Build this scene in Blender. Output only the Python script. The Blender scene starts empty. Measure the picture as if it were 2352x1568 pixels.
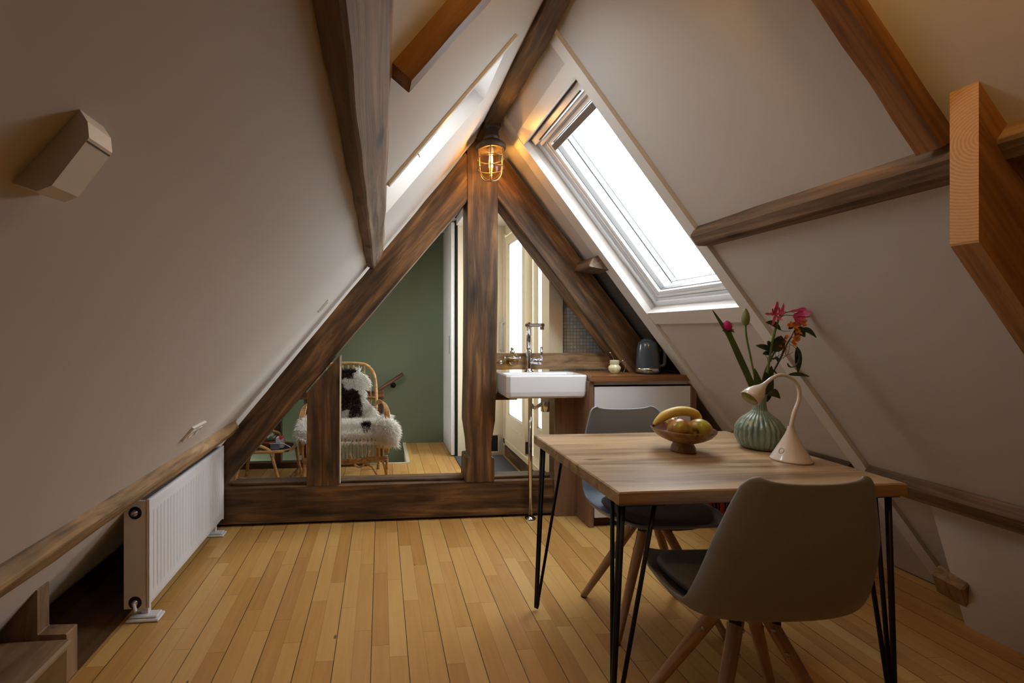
import bpy, math, random
from mathutils import Vector, Matrix, noise
random.seed(7)
C = bpy.context.scene.collection
SC = bpy.context.scene
PI = math.pi

# ------------------------------------------------------------------ camera
cam_d = bpy.data.cameras.new('camera'); cam = bpy.data.objects.new('camera', cam_d); C.objects.link(cam)
cam_d.sensor_fit = 'HORIZONTAL'; cam_d.sensor_width = 36.0
cam_d.lens = 36.0*1040/2352
cam_d.shift_x = 211/2352; cam_d.shift_y = -24/2352
cam_d.clip_start = .02
cam.location = (0, 0, 1.205)
cam.rotation_euler = (PI/2, 0, -math.atan(90/1040))
SC.camera = cam
# ------------------------------------------------------------------ world, exposure
w = bpy.data.worlds.new('overcast_sky'); SC.world = w; w.use_nodes = True
bg = w.node_tree.nodes['Background']
bg.inputs[0].default_value = (.92, .945, 1.0, 1); bg.inputs[1].default_value = 10.3
SC.view_settings.view_transform = 'Standard'; SC.view_settings.look = 'None'
SC.view_settings.gamma = 1; SC.view_settings.exposure = 0.28
SC.view_settings.use_curve_mapping = False

KL, KR = 1.195, 1.30
RX, RZ = .6777, 2.5306
HL, HR = math.hypot(1, KL), math.hypot(1, KR)
def LP(y, s, off=0):      # point on the left slope: s metres down from the ridge, off metres into the room
    return Vector((RX - s/HL + off*KL/HL, y, RZ - s*KL/HL - off/HL))
def RP(y, s, off=0):
    return Vector((RX + s/HR - off*KR/HR, y, RZ - s*KR/HR - off/HR))
def area(name, loc, target, sx, sy, power, col):
    l = bpy.data.lights.new(name, 'AREA'); l.shape = 'RECTANGLE'; l.size = sx; l.size_y = sy
    l.energy = power; l.color = col
    o = bpy.data.objects.new(name, l); C.objects.link(o); o.location = loc
    o.rotation_euler = (Vector(target)-Vector(loc)).to_track_quat('-Z', 'Y').to_euler()
    return o
# sky portals over the skylights and the terrace doors (they only steer sampling of the sky)
for nm, a, b, sx, sy in (('portal_right', RP(2.25, .92, -.3), RP(2.25, .92, 0), .75, 1.3),
                         ('portal_left', LP(1.9, .62, -.3), LP(1.9, .62, 0), .6, .8),
                         ('portal_door', (1.5, 3.75, 1.2), (.5, 3.75, 1.2), 1.1, 2.1),
                         ('portal_landing', LP(3.7, 1.25, -.3), LP(3.7, 1.25, 0), .8, .8)):
    o = area(nm, a, b, sx, sy, 1, (1, 1, 1)); o.data.cycles.is_portal = True
def point(name, loc, power, col, r):
    l = bpy.data.lights.new(name, 'POINT'); l.energy = power; l.color = col; l.shadow_soft_size = r
    o = bpy.data.objects.new(name, l); C.objects.link(o); o.location = loc
    return o
point('rear_lamp_bulb', (.69, .60, 2.27), 7.5, (1.0, .56, .15), .03)      # warm lamp near the ridge, above the frame
point('cage_lamp_bulb', (.655, 2.66, 2.235), 5.0, (1.0, .50, .14), .012)

# ------------------------------------------------------------------ materials
def lin(c):
    return tuple(((v/255)/12.92 if v/255 <= .04045 else ((v/255+.055)/1.055)**2.4) for v in c)
def nodes(m):
    m.use_nodes = True; nt = m.node_tree; return nt, nt.nodes['Principled BSDF']
def mat(name, rgb, rough=.5, metal=0, bump=0, bscale=60, spec=.5, var=0, coat=0):
    m = bpy.data.materials.new(name); nt, b = nodes(m); N, Lk = nt.nodes, nt.links
    c = lin(rgb); b.inputs['Base Color'].default_value = (*c, 1)
    b.inputs['Roughness'].default_value = rough; b.inputs['Metallic'].default_value = metal
    b.inputs['Specular IOR Level'].default_value = spec; b.inputs['Coat Weight'].default_value = coat
    tc = N.new('ShaderNodeTexCoord'); nz = N.new('ShaderNodeTexNoise'); nz.inputs['Scale'].default_value = bscale
    nz.inputs['Detail'].default_value = 4; Lk.new(tc.outputs['Object'], nz.inputs['Vector'])
    if bump:
        bp = N.new('ShaderNodeBump'); bp.inputs['Strength'].default_value = bump; bp.inputs['Distance'].default_value = .004
        Lk.new(nz.outputs['Fac'], bp.inputs['Height']); Lk.new(bp.outputs[0], b.inputs['Normal'])
    if var:
        n2 = N.new('ShaderNodeTexNoise'); n2.inputs['Scale'].default_value = bscale*.2; Lk.new(tc.outputs['Object'], n2.inputs['Vector'])
        r = N.new('ShaderNodeValToRGB'); r.color_ramp.elements[0].position = .3; r.color_ramp.elements[1].position = .7
        r.color_ramp.elements[0].color = (*[v*(1-var) for v in c], 1); r.color_ramp.elements[1].color = (*[min(1, v*(1+var)) for v in c], 1)
        Lk.new(n2.outputs['Fac'], r.inputs[0]); Lk.new(r.outputs[0], b.inputs['Base Color'])
    return m
def wood(name, dark, mid, light, rough=.6, gx=2.0, gy=28., knots=.0, blotch=.5, bump=.35, coat=0, wear=None):
    """grain runs along local X"""
    m = bpy.data.materials.new(name); nt, b = nodes(m); N, Lk = nt.nodes, nt.links
    tc = N.new('ShaderNodeTexCoord'); oi = N.new('ShaderNodeObjectInfo')
    mul = N.new('ShaderNodeMath'); mul.operation = 'MULTIPLY'; mul.inputs[1].default_value = 37; Lk.new(oi.outputs['Random'], mul.inputs[0])
    add = N.new('ShaderNodeVectorMath'); add.operation = 'ADD'; Lk.new(tc.outputs['Object'], add.inputs[0]); Lk.new(mul.outputs[0], add.inputs[1])
    def noise_(sx, sy, det, dist=0):
        mp = N.new('ShaderNodeMapping'); mp.inputs['Scale'].default_value = (sx, sy, sy); Lk.new(add.outputs[0], mp.inputs[0])
        n = N.new('ShaderNodeTexNoise'); n.inputs['Scale'].default_value = 1; n.inputs['Detail'].default_value = det
        n.inputs['Roughness'].default_value = .6; n.inputs['Distortion'].default_value = dist; Lk.new(mp.outputs[0], n.inputs['Vector']); return n
    g = noise_(gx, gy, 6, .6)
    r = N.new('ShaderNodeValToRGB'); e = r.color_ramp.elements
    e[0].position = .30; e[0].color = (*lin(dark), 1); e[1].position = .72; e[1].color = (*lin(light), 1)
    k = e.new(.5); k.color = (*lin(mid), 1); Lk.new(g.outputs['Fac'], r.inputs[0])
    big = noise_(gx*.8, gy*.18, 3, .3)
    br = N.new('ShaderNodeMapRange'); br.inputs[1].default_value = .32; br.inputs[2].default_value = .68
    br.inputs[3].default_value = 1-blotch; br.inputs[4].default_value = 1+blotch*.55; Lk.new(big.outputs['Fac'], br.inputs[0])
    mx = N.new('ShaderNodeVectorMath'); mx.operation = 'SCALE'; Lk.new(r.outputs[0], mx.inputs[0]); Lk.new(br.outputs[0], mx.inputs['Scale'])
    out = mx.outputs[0]
    if knots:
        mp = N.new('ShaderNodeMapping'); mp.inputs['Scale'].default_value = (2.2, 6.5, 6.5); Lk.new(add.outputs[0], mp.inputs[0])
        v = N.new('ShaderNodeTexVoronoi'); v.inputs['Scale'].default_value = 1; Lk.new(mp.outputs[0], v.inputs['Vector'])
        kr = N.new('ShaderNodeMapRange'); kr.inputs[1].default_value = .05; kr.inputs[2].default_value = knots
        kr.inputs[3].default_value = .25; kr.inputs[4].default_value = 1.; Lk.new(v.outputs['Distance'], kr.inputs[0])
        m2 = N.new('ShaderNodeVectorMath'); m2.operation = 'SCALE'; Lk.new(out, m2.inputs[0]); Lk.new(kr.outputs[0], m2.inputs['Scale']); out = m2.outputs[0]
    Lk.new(out, b.inputs['Base Color'])
    b.inputs['Roughness'].default_value = rough; b.inputs['Coat Weight'].default_value = coat; b.inputs['Coat Roughness'].default_value = .25
    bp = N.new('ShaderNodeBump'); bp.inputs['Strength'].default_value = bump; bp.inputs['Distance'].default_value = .004
    Lk.new(g.outputs['Fac'], bp.inputs['Height']); Lk.new(bp.outputs[0], b.inputs['Normal'])
    return m
def floor_mat():
    m = bpy.data.materials.new('maple_floor'); nt, b = nodes(m); N, Lk = nt.nodes, nt.links
    tc = N.new('ShaderNodeTexCoord'); sx = N.new('ShaderNodeSeparateXYZ'); Lk.new(tc.outputs['Object'], sx.inputs[0])
    def M(op, a, b2=None, c=None):
        n = N.new('ShaderNodeMath'); n.operation = op
        for i, v in enumerate((a, b2, c)):
            if v is None: continue
            if isinstance(v, (int, float)): n.inputs[i].default_value = v
            else: Lk.new(v, n.inputs[i])
        return n.outputs[0]
    def WN(a, bb):
        cb = N.new('ShaderNodeCombineXYZ'); Lk.new(a, cb.inputs[0])
        if bb is not None: Lk.new(bb, cb.inputs[1])
        n = N.new('ShaderNodeTexWhiteNoise'); n.noise_dimensions = '2D'; Lk.new(cb.outputs[0], n.inputs['Vector']); return n.outputs['Value']
    W = .068
    xs = M('DIVIDE', sx.outputs[0], W); ix = M('FLOOR', xs); fx = M('FRACT', xs)
    off = M('MULTIPLY', WN(ix, None), 3.0)
    ys = M('ADD', M('DIVIDE', sx.outputs[1], .52), off); iy = M('FLOOR', ys); fy = M('FRACT', ys)
    rnd = WN(ix, iy)
    # wide board of two strips
    xb = M('DIVIDE', sx.outputs[0], W*2); fxb = M('FRACT', xb)
    cb = N.new('ShaderNodeCombineXYZ'); Lk.new(M('MULTIPLY', sx.outputs[0], 34), cb.inputs[0])
    Lk.new(M('ADD', M('MULTIPLY', sx.outputs[1], 2.6), M('MULTIPLY', rnd, 40)), cb.inputs[1]); Lk.new(M('MULTIPLY', ix, 3.7), cb.inputs[2])
    nz = N.new('ShaderNodeTexNoise'); nz.inputs['Scale'].default_value = 1; nz.inputs['Detail'].default_value = 5; nz.inputs['Distortion'].default_value = 1.0
    Lk.new(cb.outputs[0], nz.inputs['Vector'])
    t = M('ADD', M('MULTIPLY', rnd, .55), M('MULTIPLY', nz.outputs['Fac'], .5))
    r = N.new('ShaderNodeValToRGB'); e = r.color_ramp.elements
    e[0].position = .12; e[0].color = (*lin((182, 132, 70)), 1); e[1].position = .95; e[1].color = (*lin((220, 178, 112)), 1)
    k = e.new(.5); k.color = (*lin((204, 157, 90)), 1); Lk.new(t, r.inputs[0])
    # seams: faint between strips, dark between boards
    def edge(f, wd): return M('LESS_THAN', M('MINIMUM', f, M('SUBTRACT', 1, f)), wd)
    seam = M('MAXIMUM', M('MULTIPLY', edge(fx, .012), .35), M('MULTIPLY', edge(fxb, .013), .8))
    seam = M('MAXIMUM', seam, M('MULTIPLY', edge(fy, .0018), .4))
    # knots
    mp = N.new('ShaderNodeMapping'); mp.inputs['Scale'].default_value = (5, 2.2, 1); Lk.new(tc.outputs['Object'], mp.inputs[0])
    v = N.new('ShaderNodeTexVoronoi'); v.inputs['Scale'].default_value = 1; Lk.new(mp.outputs[0], v.inputs['Vector'])
    seam = M('MAXIMUM', seam, M('MULTIPLY', M('LESS_THAN', v.outputs['Distance'], .028), .7))
    f = M('SUBTRACT', 1, seam)
    sc = N.new('ShaderNodeVectorMath'); sc.operation = 'SCALE'; Lk.new(r.outputs[0], sc.inputs[0]); Lk.new(f, sc.inputs['Scale'])
    Lk.new(sc.outputs[0], b.inputs['Base Color'])
    b.inputs['Roughness'].default_value = .36; b.inputs['Specular IOR Level'].default_value = .4
    bp = N.new('ShaderNodeBump'); bp.inputs['Strength'].default_value = .25; bp.inputs['Distance'].default_value = .002
    Lk.new(f, bp.inputs['Height']); Lk.new(bp.outputs[0], b.inputs['Normal'])
    return m
def tile_mat(name, col, grout, pitch, g=.1, rough=.35):
    m = bpy.data.materials.new(name); nt, b = nodes(m); N, Lk = nt.nodes, nt.links
    tc = N.new('ShaderNodeTexCoord')
    br = N.new('ShaderNodeTexBrick'); br.offset = 0; br.inputs['Scale'].default_value = 1/pitch
    br.inputs['Brick Width'].default_value = 1; br.inputs['Row Height'].default_value = 1; br.inputs['Mortar Size'].default_value = g
    br.inputs['Mortar Smooth'].default_value = .1
    br.inputs['Color1'].default_value = (*lin(col), 1); br.inputs['Color2'].default_value = (*lin([v*.88 for v in col]), 1)
    br.inputs['Mortar'].default_value = (*lin(grout), 1); Lk.new(tc.outputs['UV'], br.inputs['Vector'])
    Lk.new(br.outputs['Color'], b.inputs['Base Color']); b.inputs['Roughness'].default_value = rough
    return m
def rings_mat():
    m = bpy.data.materials.new('pine_end_grain'); nt, b = nodes(m); N, Lk = nt.nodes, nt.links
    tc = N.new('ShaderNodeTexCoord'); mp = N.new('ShaderNodeMapping'); Lk.new(tc.outputs['UV'], mp.inputs['Vector'])
    mp.inputs['Location'].default_value = (-.86, -1.62, 0)
    wv = N.new('ShaderNodeTexWave'); wv.wave_type = 'RINGS'; wv.rings_direction = 'Z'; wv.inputs['Scale'].default_value = 45; wv.inputs['Distortion'].default_value = 1.6; wv.inputs['Detail'].default_value = 2; wv.inputs['Detail Scale'].default_value = 4
    Lk.new(mp.outputs[0], wv.inputs['Vector']); r = N.new('ShaderNodeValToRGB'); e = r.color_ramp.elements
    e[0].color = (*lin((204, 164, 118)), 1); e[1].color = (*lin((186, 144, 98)), 1); Lk.new(wv.outputs['Fac'], r.inputs[0]); Lk.new(r.outputs[0], b.inputs['Base Color']); b.inputs['Roughness'].default_value = .6
    return m
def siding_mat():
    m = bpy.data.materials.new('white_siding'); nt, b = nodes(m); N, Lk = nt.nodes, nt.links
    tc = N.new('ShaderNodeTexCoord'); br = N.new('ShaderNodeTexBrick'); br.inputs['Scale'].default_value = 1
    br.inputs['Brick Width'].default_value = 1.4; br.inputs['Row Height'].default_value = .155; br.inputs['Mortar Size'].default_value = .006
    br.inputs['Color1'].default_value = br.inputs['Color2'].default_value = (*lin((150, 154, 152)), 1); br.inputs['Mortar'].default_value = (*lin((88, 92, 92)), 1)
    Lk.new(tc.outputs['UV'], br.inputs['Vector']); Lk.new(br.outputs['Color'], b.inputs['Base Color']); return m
def glass(name, tint=(1, 1, 1), gloss=.08, rough=.0):
    m = bpy.data.materials.new(name); m.use_nodes = True; nt = m.node_tree; N, Lk = nt.nodes, nt.links; N.clear()
    o = N.new('ShaderNodeOutputMaterial'); t = N.new('ShaderNodeBsdfTransparent'); t.inputs[0].default_value = (*tint, 1)
    g = N.new('ShaderNodeBsdfGlossy'); g.inputs['Roughness'].default_value = rough
    f = N.new('ShaderNodeLayerWeight'); f.inputs['Blend'].default_value = .5
    pw = N.new('ShaderNodeMath'); pw.operation = 'POWER'; pw.inputs[1].default_value = 5; Lk.new(f.outputs['Facing'], pw.inputs[0])
    mm = N.new('ShaderNodeMath'); mm.operation = 'MULTIPLY_ADD'; mm.inputs[1].default_value = .7; mm.inputs[2].default_value = gloss*.3; mm.use_clamp = True
    x = N.new('ShaderNodeMixShader'); Lk.new(pw.outputs[0], mm.inputs[0]); Lk.new(mm.outputs[0], x.inputs[0]); Lk.new(t.outputs[0], x.inputs[1]); Lk.new(g.outputs[0], x.inputs[2]); Lk.new(x.outputs[0], o.inputs[0])
    return m
def emit(name, rgb, s):
    m = bpy.data.materials.new(name); nt, b = nodes(m); b.inputs['Base Color'].default_value = (*lin(rgb), 1)
    b.inputs['Emission Color'].default_value = (*lin(rgb), 1); b.inputs['Emission Strength'].default_value = s; return m
def apple_mat():
    m = bpy.data.materials.new('apple_skin'); nt, b = nodes(m); N, Lk = nt.nodes, nt.links
    tc = N.new('ShaderNodeTexCoord'); oi = N.new('ShaderNodeObjectInfo'); ad = N.new('ShaderNodeVectorMath'); ad.operation = 'ADD'
    Lk.new(tc.outputs['Object'], ad.inputs[0]); Lk.new(oi.outputs['Random'], ad.inputs[1])
    nz = N.new('ShaderNodeTexNoise'); nz.inputs['Scale'].default_value = 22; nz.inputs['Detail'].default_value = 4; Lk.new(ad.outputs[0], nz.inputs['Vector'])
    r = N.new('ShaderNodeValToRGB'); e = r.color_ramp.elements
    e[0].position = .40; e[0].color = (*lin((172, 160, 60)), 1); e[1].position = .66; e[1].color = (*lin((150, 62, 44)), 1)
    Lk.new(nz.outputs['Fac'], r.inputs[0]); Lk.new(r.outputs[0], b.inputs['Base Color']); b.inputs['Roughness'].default_value = .28; return m
def spots_mat(name, base, spot, scale, thr, rough=.5):
    m = bpy.data.materials.new(name); nt, b = nodes(m); N, Lk = nt.nodes, nt.links
    tc = N.new('ShaderNodeTexCoord'); v = N.new('ShaderNodeTexVoronoi'); v.inputs['Scale'].default_value = scale; Lk.new(tc.outputs['Object'], v.inputs['Vector'])
    nz = N.new('ShaderNodeTexNoise'); nz.inputs['Scale'].default_value = scale*.3; Lk.new(tc.outputs['Object'], nz.inputs['Vector'])
    a = N.new('ShaderNodeMath'); a.operation = 'MULTIPLY'; Lk.new(nz.outputs['Fac'], a.inputs[0]); a.inputs[1].default_value = thr*2
    l = N.new('ShaderNodeMath'); l.operation = 'LESS_THAN'; Lk.new(v.outputs['Distance'], l.inputs[0]); Lk.new(a.outputs[0], l.inputs[1])
    x = N.new('ShaderNodeMix'); x.data_type = 'RGBA'; Lk.new(l.outputs[0], x.inputs['Factor']); x.inputs['A'].default_value = (*lin(base), 1); x.inputs['B'].default_value = (*lin(spot), 1)
    Lk.new(x.outputs['Result'], b.inputs['Base Color']); b.inputs['Roughness'].default_value = rough; return m

WHITE = mat('white_plaster', (205, 198, 193), .75, bump=.25, bscale=9, spec=.2)
TRIMW = mat('white_satin_paint', (224, 220, 216), .35)
FRAME = mat('window_lacquer', (228, 230, 232), .3)
CREAM = mat('cream_paint', (222, 208, 178), .45)
CREAMW = mat('cream_wall', (228, 214, 186), .8)
GREEN = mat('sage_green_paint', (116, 124, 102), .85, bump=.15, bscale=40, spec=.15)
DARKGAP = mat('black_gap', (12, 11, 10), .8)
GREYM = mat('grey_gasket', (96, 92, 90), .5)
TIMBER = wood('old_stained_timber', (52, 34, 20), (96, 68, 40), (152, 110, 66), .62, 2.2, 24, .22, .55, .7)
TIMBERW = wood('old_grey_timber', (70, 54, 42), (122, 98, 78), (160, 134, 108), .7, 1.6, 26, .16, .5, .8)
TIMBERL = wood('worn_light_timber', (84, 62, 42), (150, 118, 82), (182, 150, 110), .68, 3.5, 26, .12, .45, .8)
TIMBERO = wood('warm_rafter_timber', (80, 48, 24), (140, 94, 52), (172, 122, 72), .6, 1.6, 30, .16, .4, .6)
TIMBERD = wood('dark_red_timber', (34, 18, 10), (62, 34, 20), (84, 50, 30), .7, 1.8, 24, .15, .4, .5)
PINE = wood('sawn_pine', (118, 76, 42), (166, 116, 68), (196, 146, 92), .6, 2.0, 34, .12, .3, .5)
OAK = wood('oak_table_top', (104, 78, 54), (172, 140, 104), (200, 170, 132), .36, 1.6, 20, .10, .32, .35, coat=.2)
COUNTERW = wood('teak_counter', (100, 64, 36), (142, 94, 56), (168, 116, 74), .35, 1.5, 30, 0, .25, .15, coat=.2)
CABW = wood('cabinet_veneer', (112, 84, 66), (136, 104, 82), (152, 120, 98), .5, 1.2, 26, 0, .15, .15)
BEECH = wood('beech_leg', (146, 112, 84), (176, 140, 108), (196, 162, 130), .45, 2.5, 60, 0, .2, .15)
BIRCH = wood('birch_box', (176, 120, 56), (206, 150, 80), (220, 168, 98), .5, 2, 24, .05, .2, .2)
STAIRW = wood('worn_stair_wood', (96, 72, 50), (140, 110, 80), (164, 132, 100), .6, 2, 18, .08, .4, .4)
REDWOOD = wood('handrail_wood', (70, 36, 20), (104, 60, 38), (130, 80, 52), .4, 3, 40, 0, .2, .2)
FLOOR = floor_mat()
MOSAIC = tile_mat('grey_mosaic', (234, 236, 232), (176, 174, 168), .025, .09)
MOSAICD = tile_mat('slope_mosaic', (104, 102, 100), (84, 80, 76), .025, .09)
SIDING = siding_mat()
RADW = mat('radiator_enamel', (226, 226, 230), .3)
CHROME = mat('chrome', (215, 215, 218), .08, 1)
STEEL = mat('brushed_steel', (178, 178, 180), .3, 1)
BLACKS = mat('black_steel', (22, 20, 20), .45, .4)
CERAM = mat('white_ceramic', (236, 236, 240), .12, coat=.3)
SHELL = mat('grey_plastic_shell', (136, 142, 152), .42, bump=.05, bscale=300)
PAD = mat('grey_leather_pad', (84, 82, 84), .5, bump=.2, bscale=250)
LAMPW = mat('white_gloss_plastic', (226, 214, 206), .16, coat=.4)
CELADON = mat('celadon_glaze', (126, 144, 128), .16, coat=.5, var=.12, bscale=60)
BOWLW = wood('bowl_wood', (104, 72, 38), (144, 108, 62), (168, 130, 82), .4, 6, 40, 0, .25, .15, coat=.2)
BOWLIN = mat('bowl_lacquer', (92, 46, 36), .3, coat=.3)
BANANA = spots_mat('banana_skin', (212, 182, 92), (70, 50, 26), 90, .09, .45)
APPLE = apple_mat()
DARKB = mat('dark_brown', (44, 30, 20), .7)
GREENL = mat('dark_leaf', (48, 66, 36), .45, var=.25, bscale=60)
GREENB = mat('fresh_leaf', (72, 98, 40), .4, var=.25, bscale=40)
STEM = mat('green_stem', (96, 120, 56), .45)
STEMD = mat('woody_stem', (56, 50, 38), .7)
BUDG = mat('tulip_bud', (122, 132, 78), .5, var=.15, bscale=50)
MAGENTA = mat('magenta_petal', (188, 28, 112), .5)
PINK = mat('pink_petal', (214, 84, 142), .5, var=.2, bscale=80)
ORANGE = mat('orange_petal', (222, 142, 28), .55, var=.2, bscale=120)
DUSTRED = mat('faded_red_petal', (142, 66, 56), .6, var=.3, bscale=120)
KETTLE = mat('slate_enamel', (68, 78, 86), .22, coat=.4)
IRON = mat('cast_iron_lamp', (66, 56, 48), .55, .5, bump=.6, bscale=120)
BRASSD = mat('aged_wire', (150, 128, 104), .35, .8)
AMBER = glass('amber_glass', (1.0, .90, .70), .1)
PANE = glass('window_glass', (.97, 1, .99), .05)
CLEARG = glass('clear_glass', (.96, .95, .88), .2)
GLOW = emit('filament_glow', (255, 190, 80), 26)
HOT = emit('hot_filament', (255, 214, 130), 60)
RATTAN = wood('rattan_cane', (150, 104, 56), (190, 142, 84), (214, 172, 112), .38, 12, 90, 0, .35, .2, coat=.15)
RATTAND = wood('woven_rattan', (120, 80, 42), (166, 120, 68), (196, 150, 92), .45, 40, 60, 0, .4, .4)
WOOLW = mat('white_wool', (252, 248, 240), .9, spec=.1)
WOOLD = mat('dark_wool', (52, 40, 36), .9, spec=.1)
MAT_G = mat('grey_doormat', (82, 82, 86), .95, bump=1, bscale=400, var=.15)
SOAP = glass('soap_liquid', (.93, .80, .36), .1)
CREAMJ = mat('cream_glaze', (226, 220, 180), .2, coat=.3)
REDP = mat('red_lacquer', (150, 24, 26), .4)
TERRA = mat('terracotta', (176, 100, 56), .7)
SUCC = mat('succulent_leaf', (150, 164, 140), .5, var=.3, bscale=60)
PAPER = mat('white_card', (226, 228, 232), .6)
PAPERG = mat('blue_grey_card', (120, 120, 138), .6)
REDPAPER = mat('red_card', (206, 60, 62), .6)
BLACKP = mat('black_rubber', (16, 15, 15), .5)
OLIVEG = mat('lamp_lens', (128, 118, 34), .3)
SKIRTG = mat('hole_dark', (26, 26, 24), .9)

# ------------------------------------------------------------------ mesh helpers
def frame_from(d):
    x = Vector(d).normalized(); up = Vector((0, 0, 1)) if abs(x.z) < .95 else Vector((0, 1, 0))
    y = up.cross(x).normalized(); z = x.cross(y)
    return Matrix((x, y, z)).transposed()
class MB:
    def __init__(s): s.v = []; s.f = []; s.m = []; s.sm = []
    def add(s, vs, fs, mi=0, smooth=False):
        o = len(s.v); s.v += [Vector(p) for p in vs]
        for f in fs: s.f.append([i+o for i in f]); s.m.append(mi); s.sm.append(smooth)
        return s
    def box(s, a, b, mi=0, bev=0, rot=None, piv=None):
        (x0, y0, z0), (x1, y1, z1) = a, b
        if x0 > x1: x0, x1 = x1, x0
        if y0 > y1: y0, y1 = y1, y0
        if z0 > z1: z0, z1 = z1, z0
        if bev <= 0:
            vs = [(x, y, z) for z in (z0, z1) for y in (y0, y1) for x in (x0, x1)]
            fs = [(0, 2, 3, 1), (4, 5, 7, 6), (0, 1, 5, 4), (2, 6, 7, 3), (0, 4, 6, 2), (1, 3, 7, 5)]
        else:
            c = bev; vs = []; idx = {}
            for ix, x in enumerate((x0, x1)):
                for iy, y in enumerate((y0, y1)):
                    for iz, z in enumerate((z0, z1)):
                        sx, sy, sz = (1-2*ix)*c, (1-2*iy)*c, (1-2*iz)*c
                        for k, p in enumerate(((x, y+sy, z+sz), (x+sx, y, z+sz), (x+sx, y+sy, z))):
                            idx[(ix, iy, iz, k)] = len(vs); vs.append(p)
            fs = []
            def q(*ks): fs.append([idx[k] for k in ks])
            for i in (0, 1):
                q((i, 0, 0, 0), (i, 1, 0, 0), (i, 1, 1, 0), (i, 0, 1, 0)); q((0, i, 0, 1), (1, i, 0, 1), (1, i, 1, 1), (0, i, 1, 1)); q((0, 0, i, 2), (1, 0, i, 2), (1, 1, i, 2), (0, 1, i, 2))
                for j in (0, 1):
                    q((0, i, j, 1), (1, i, j, 1), (1, i, j, 2), (0, i, j, 2)); q((i, 0, j, 0), (i, 1, j, 0), (i, 1, j, 2), (i, 0, j, 2)); q((i, j, 0, 0), (i, j, 1, 0), (i, j, 1, 1), (i, j, 0, 1))
                    for k in (0, 1): q((i, j, k, 0), (i, j, k, 1), (i, j, k, 2))
        if rot is not None:
            R = rot if isinstance(rot, Matrix) else Matrix.Rotation(rot, 3, 'Z'); pv = Vector(piv or (0, 0, 0))
            vs = [R @ (Vector(p)-pv)+pv for p in vs]
        return s.add(vs, fs, mi)
    def slab(s, P, y0, y1, s0, s1, o0, o1, mi=0):     # box in slope coordinates
        vs = [P(y, t, o) for o in (o0, o1) for t in (s0, s1) for y in (y0, y1)]
        return s.add(vs, [(0, 2, 3, 1), (4, 5, 7, 6), (0, 1, 5, 4), (2, 6, 7, 3), (0, 4, 6, 2), (1, 3, 7, 5)], mi)
    def prism(s, poly, a, b, axis='y', seg=1, wob=0, mi=0, ch=0, freq=3):
        """extrude a polygon; axis y: poly is (x,z); axis x: poly is (y,z); axis z: (x,y)"""
        pts = []
        n = len(poly)
        for i in range(n):
            p = Vector(poly[i]).to_2d()
            if ch:
                pa = Vector(poly[i-1]); pb = Vector(poly[(i+1) % n])
                pts += [p+(pa-p).normalized()*ch, p+(pb-p).normalized()*ch]
            else: pts.append(p)
        n = len(pts); vs = []
        for k in range(seg+1):
            t = a+(b-a)*k/seg
            for i, p in enumerate(pts):
                q = {'y': (p.x, t, p.y), 'x': (t, p.x, p.y), 'z': (p.x, p.y, t)}[axis]
                q = Vector(q)
                if wob:
                    nn = noise.noise_vector(Vector((q.x*freq+7, q.y*freq, q.z*freq))+Vector((i//2 if ch else i, 3, 5)))*wob
                    nn[{'y': 1, 'x': 0, 'z': 2}[axis]] = 0; q += nn
                vs.append(q)
        fs = [[k*n+i, k*n+(i+1) % n, (k+1)*n+(i+1) % n, (k+1)*n+i] for k in range(seg) for i in range(n)]
        fs += [list(range(n))[::-1], [seg*n+i for i in range(n)]]
        return s.add(vs, fs, mi)
    def tube(s, pts, r, n=8, mi=0, caps=True, closed=False, flat=1):
        pts = [Vector(p) for p in pts]; L = len(pts)
        rs = r if isinstance(r, (list, tuple)) else [r]*L
        vs = []; prev = None
        for i, p in enumerate(pts):
            if closed: d = pts[(i+1) % L]-pts[i-1]
            else: d = pts[min(i+1, L-1)]-pts[max(i-1, 0)]
            d.normalize() if d.length > 1e-9 else None
            if prev is None:
                u = d.cross(Vector((0, 0, 1))) if abs(d.z) < .9 else d.cross(Vector((1, 0, 0)))
            else: u = prev-d*prev.dot(d)
            u.normalize(); prev = u; w_ = d.cross(u)
            for k in range(n):
                a = 2*PI*k/n; vs.append(p+(u*math.cos(a)+w_*math.sin(a)*flat)*rs[i])
        fs = []
        for i in range(L if closed else L-1):
            j = (i+1) % L
            for k in range(n): fs.append([i*n+k, i*n+(k+1) % n, j*n+(k+1) % n, j*n+k])
        s.add(vs, fs, mi, True)
        if caps and not closed:
            o = len(s.v)-len(vs); s.f.append([o+k for k in range(n)][::-1]); s.f.append([o+(L-1)*n+k for k in range(n)]); s.m += [mi, mi]; s.sm += [False, False]
        return s
    def lathe(s, prof, c=(0, 0, 0), n=28, mi=0, axis=None, rf=None, smooth=True):
        c = Vector(c); R = frame_from(axis) if axis is not None else None; vs = []
        for j, (r, z) in enumerate(prof):
            for k in range(n):
                a = 2*PI*k/n; rr = max(r, 1e-5)*(rf(a, j/(len(prof)-1), z) if rf else 1)
                p = Vector((rr*math.cos(a), rr*math.sin(a), z))
                if R is not None: p = R @ Vector((p.z, p.x, p.y))
                vs.append(c+p)
        fs = [[j*n+k, j*n+(k+1) % n, (j+1)*n+(k+1) % n, (j+1)*n+k] for j in range(len(prof)-1) for k in range(n)]
        return s.add(vs, fs, mi, smooth)
    def grid(s, P, mi=0, smooth=True, closeu=False):
        nv, nu = len(P), len(P[0]); vs = [p for r in P for p in r]
        fs = [[j*nu+i, j*nu+(i+1) % nu, (j+1)*nu+(i+1) % nu, (j+1)*nu+i] for j in range(nv-1) for i in range(nu if closeu else nu-1)]
        return s.add(vs, fs, mi, smooth)
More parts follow.
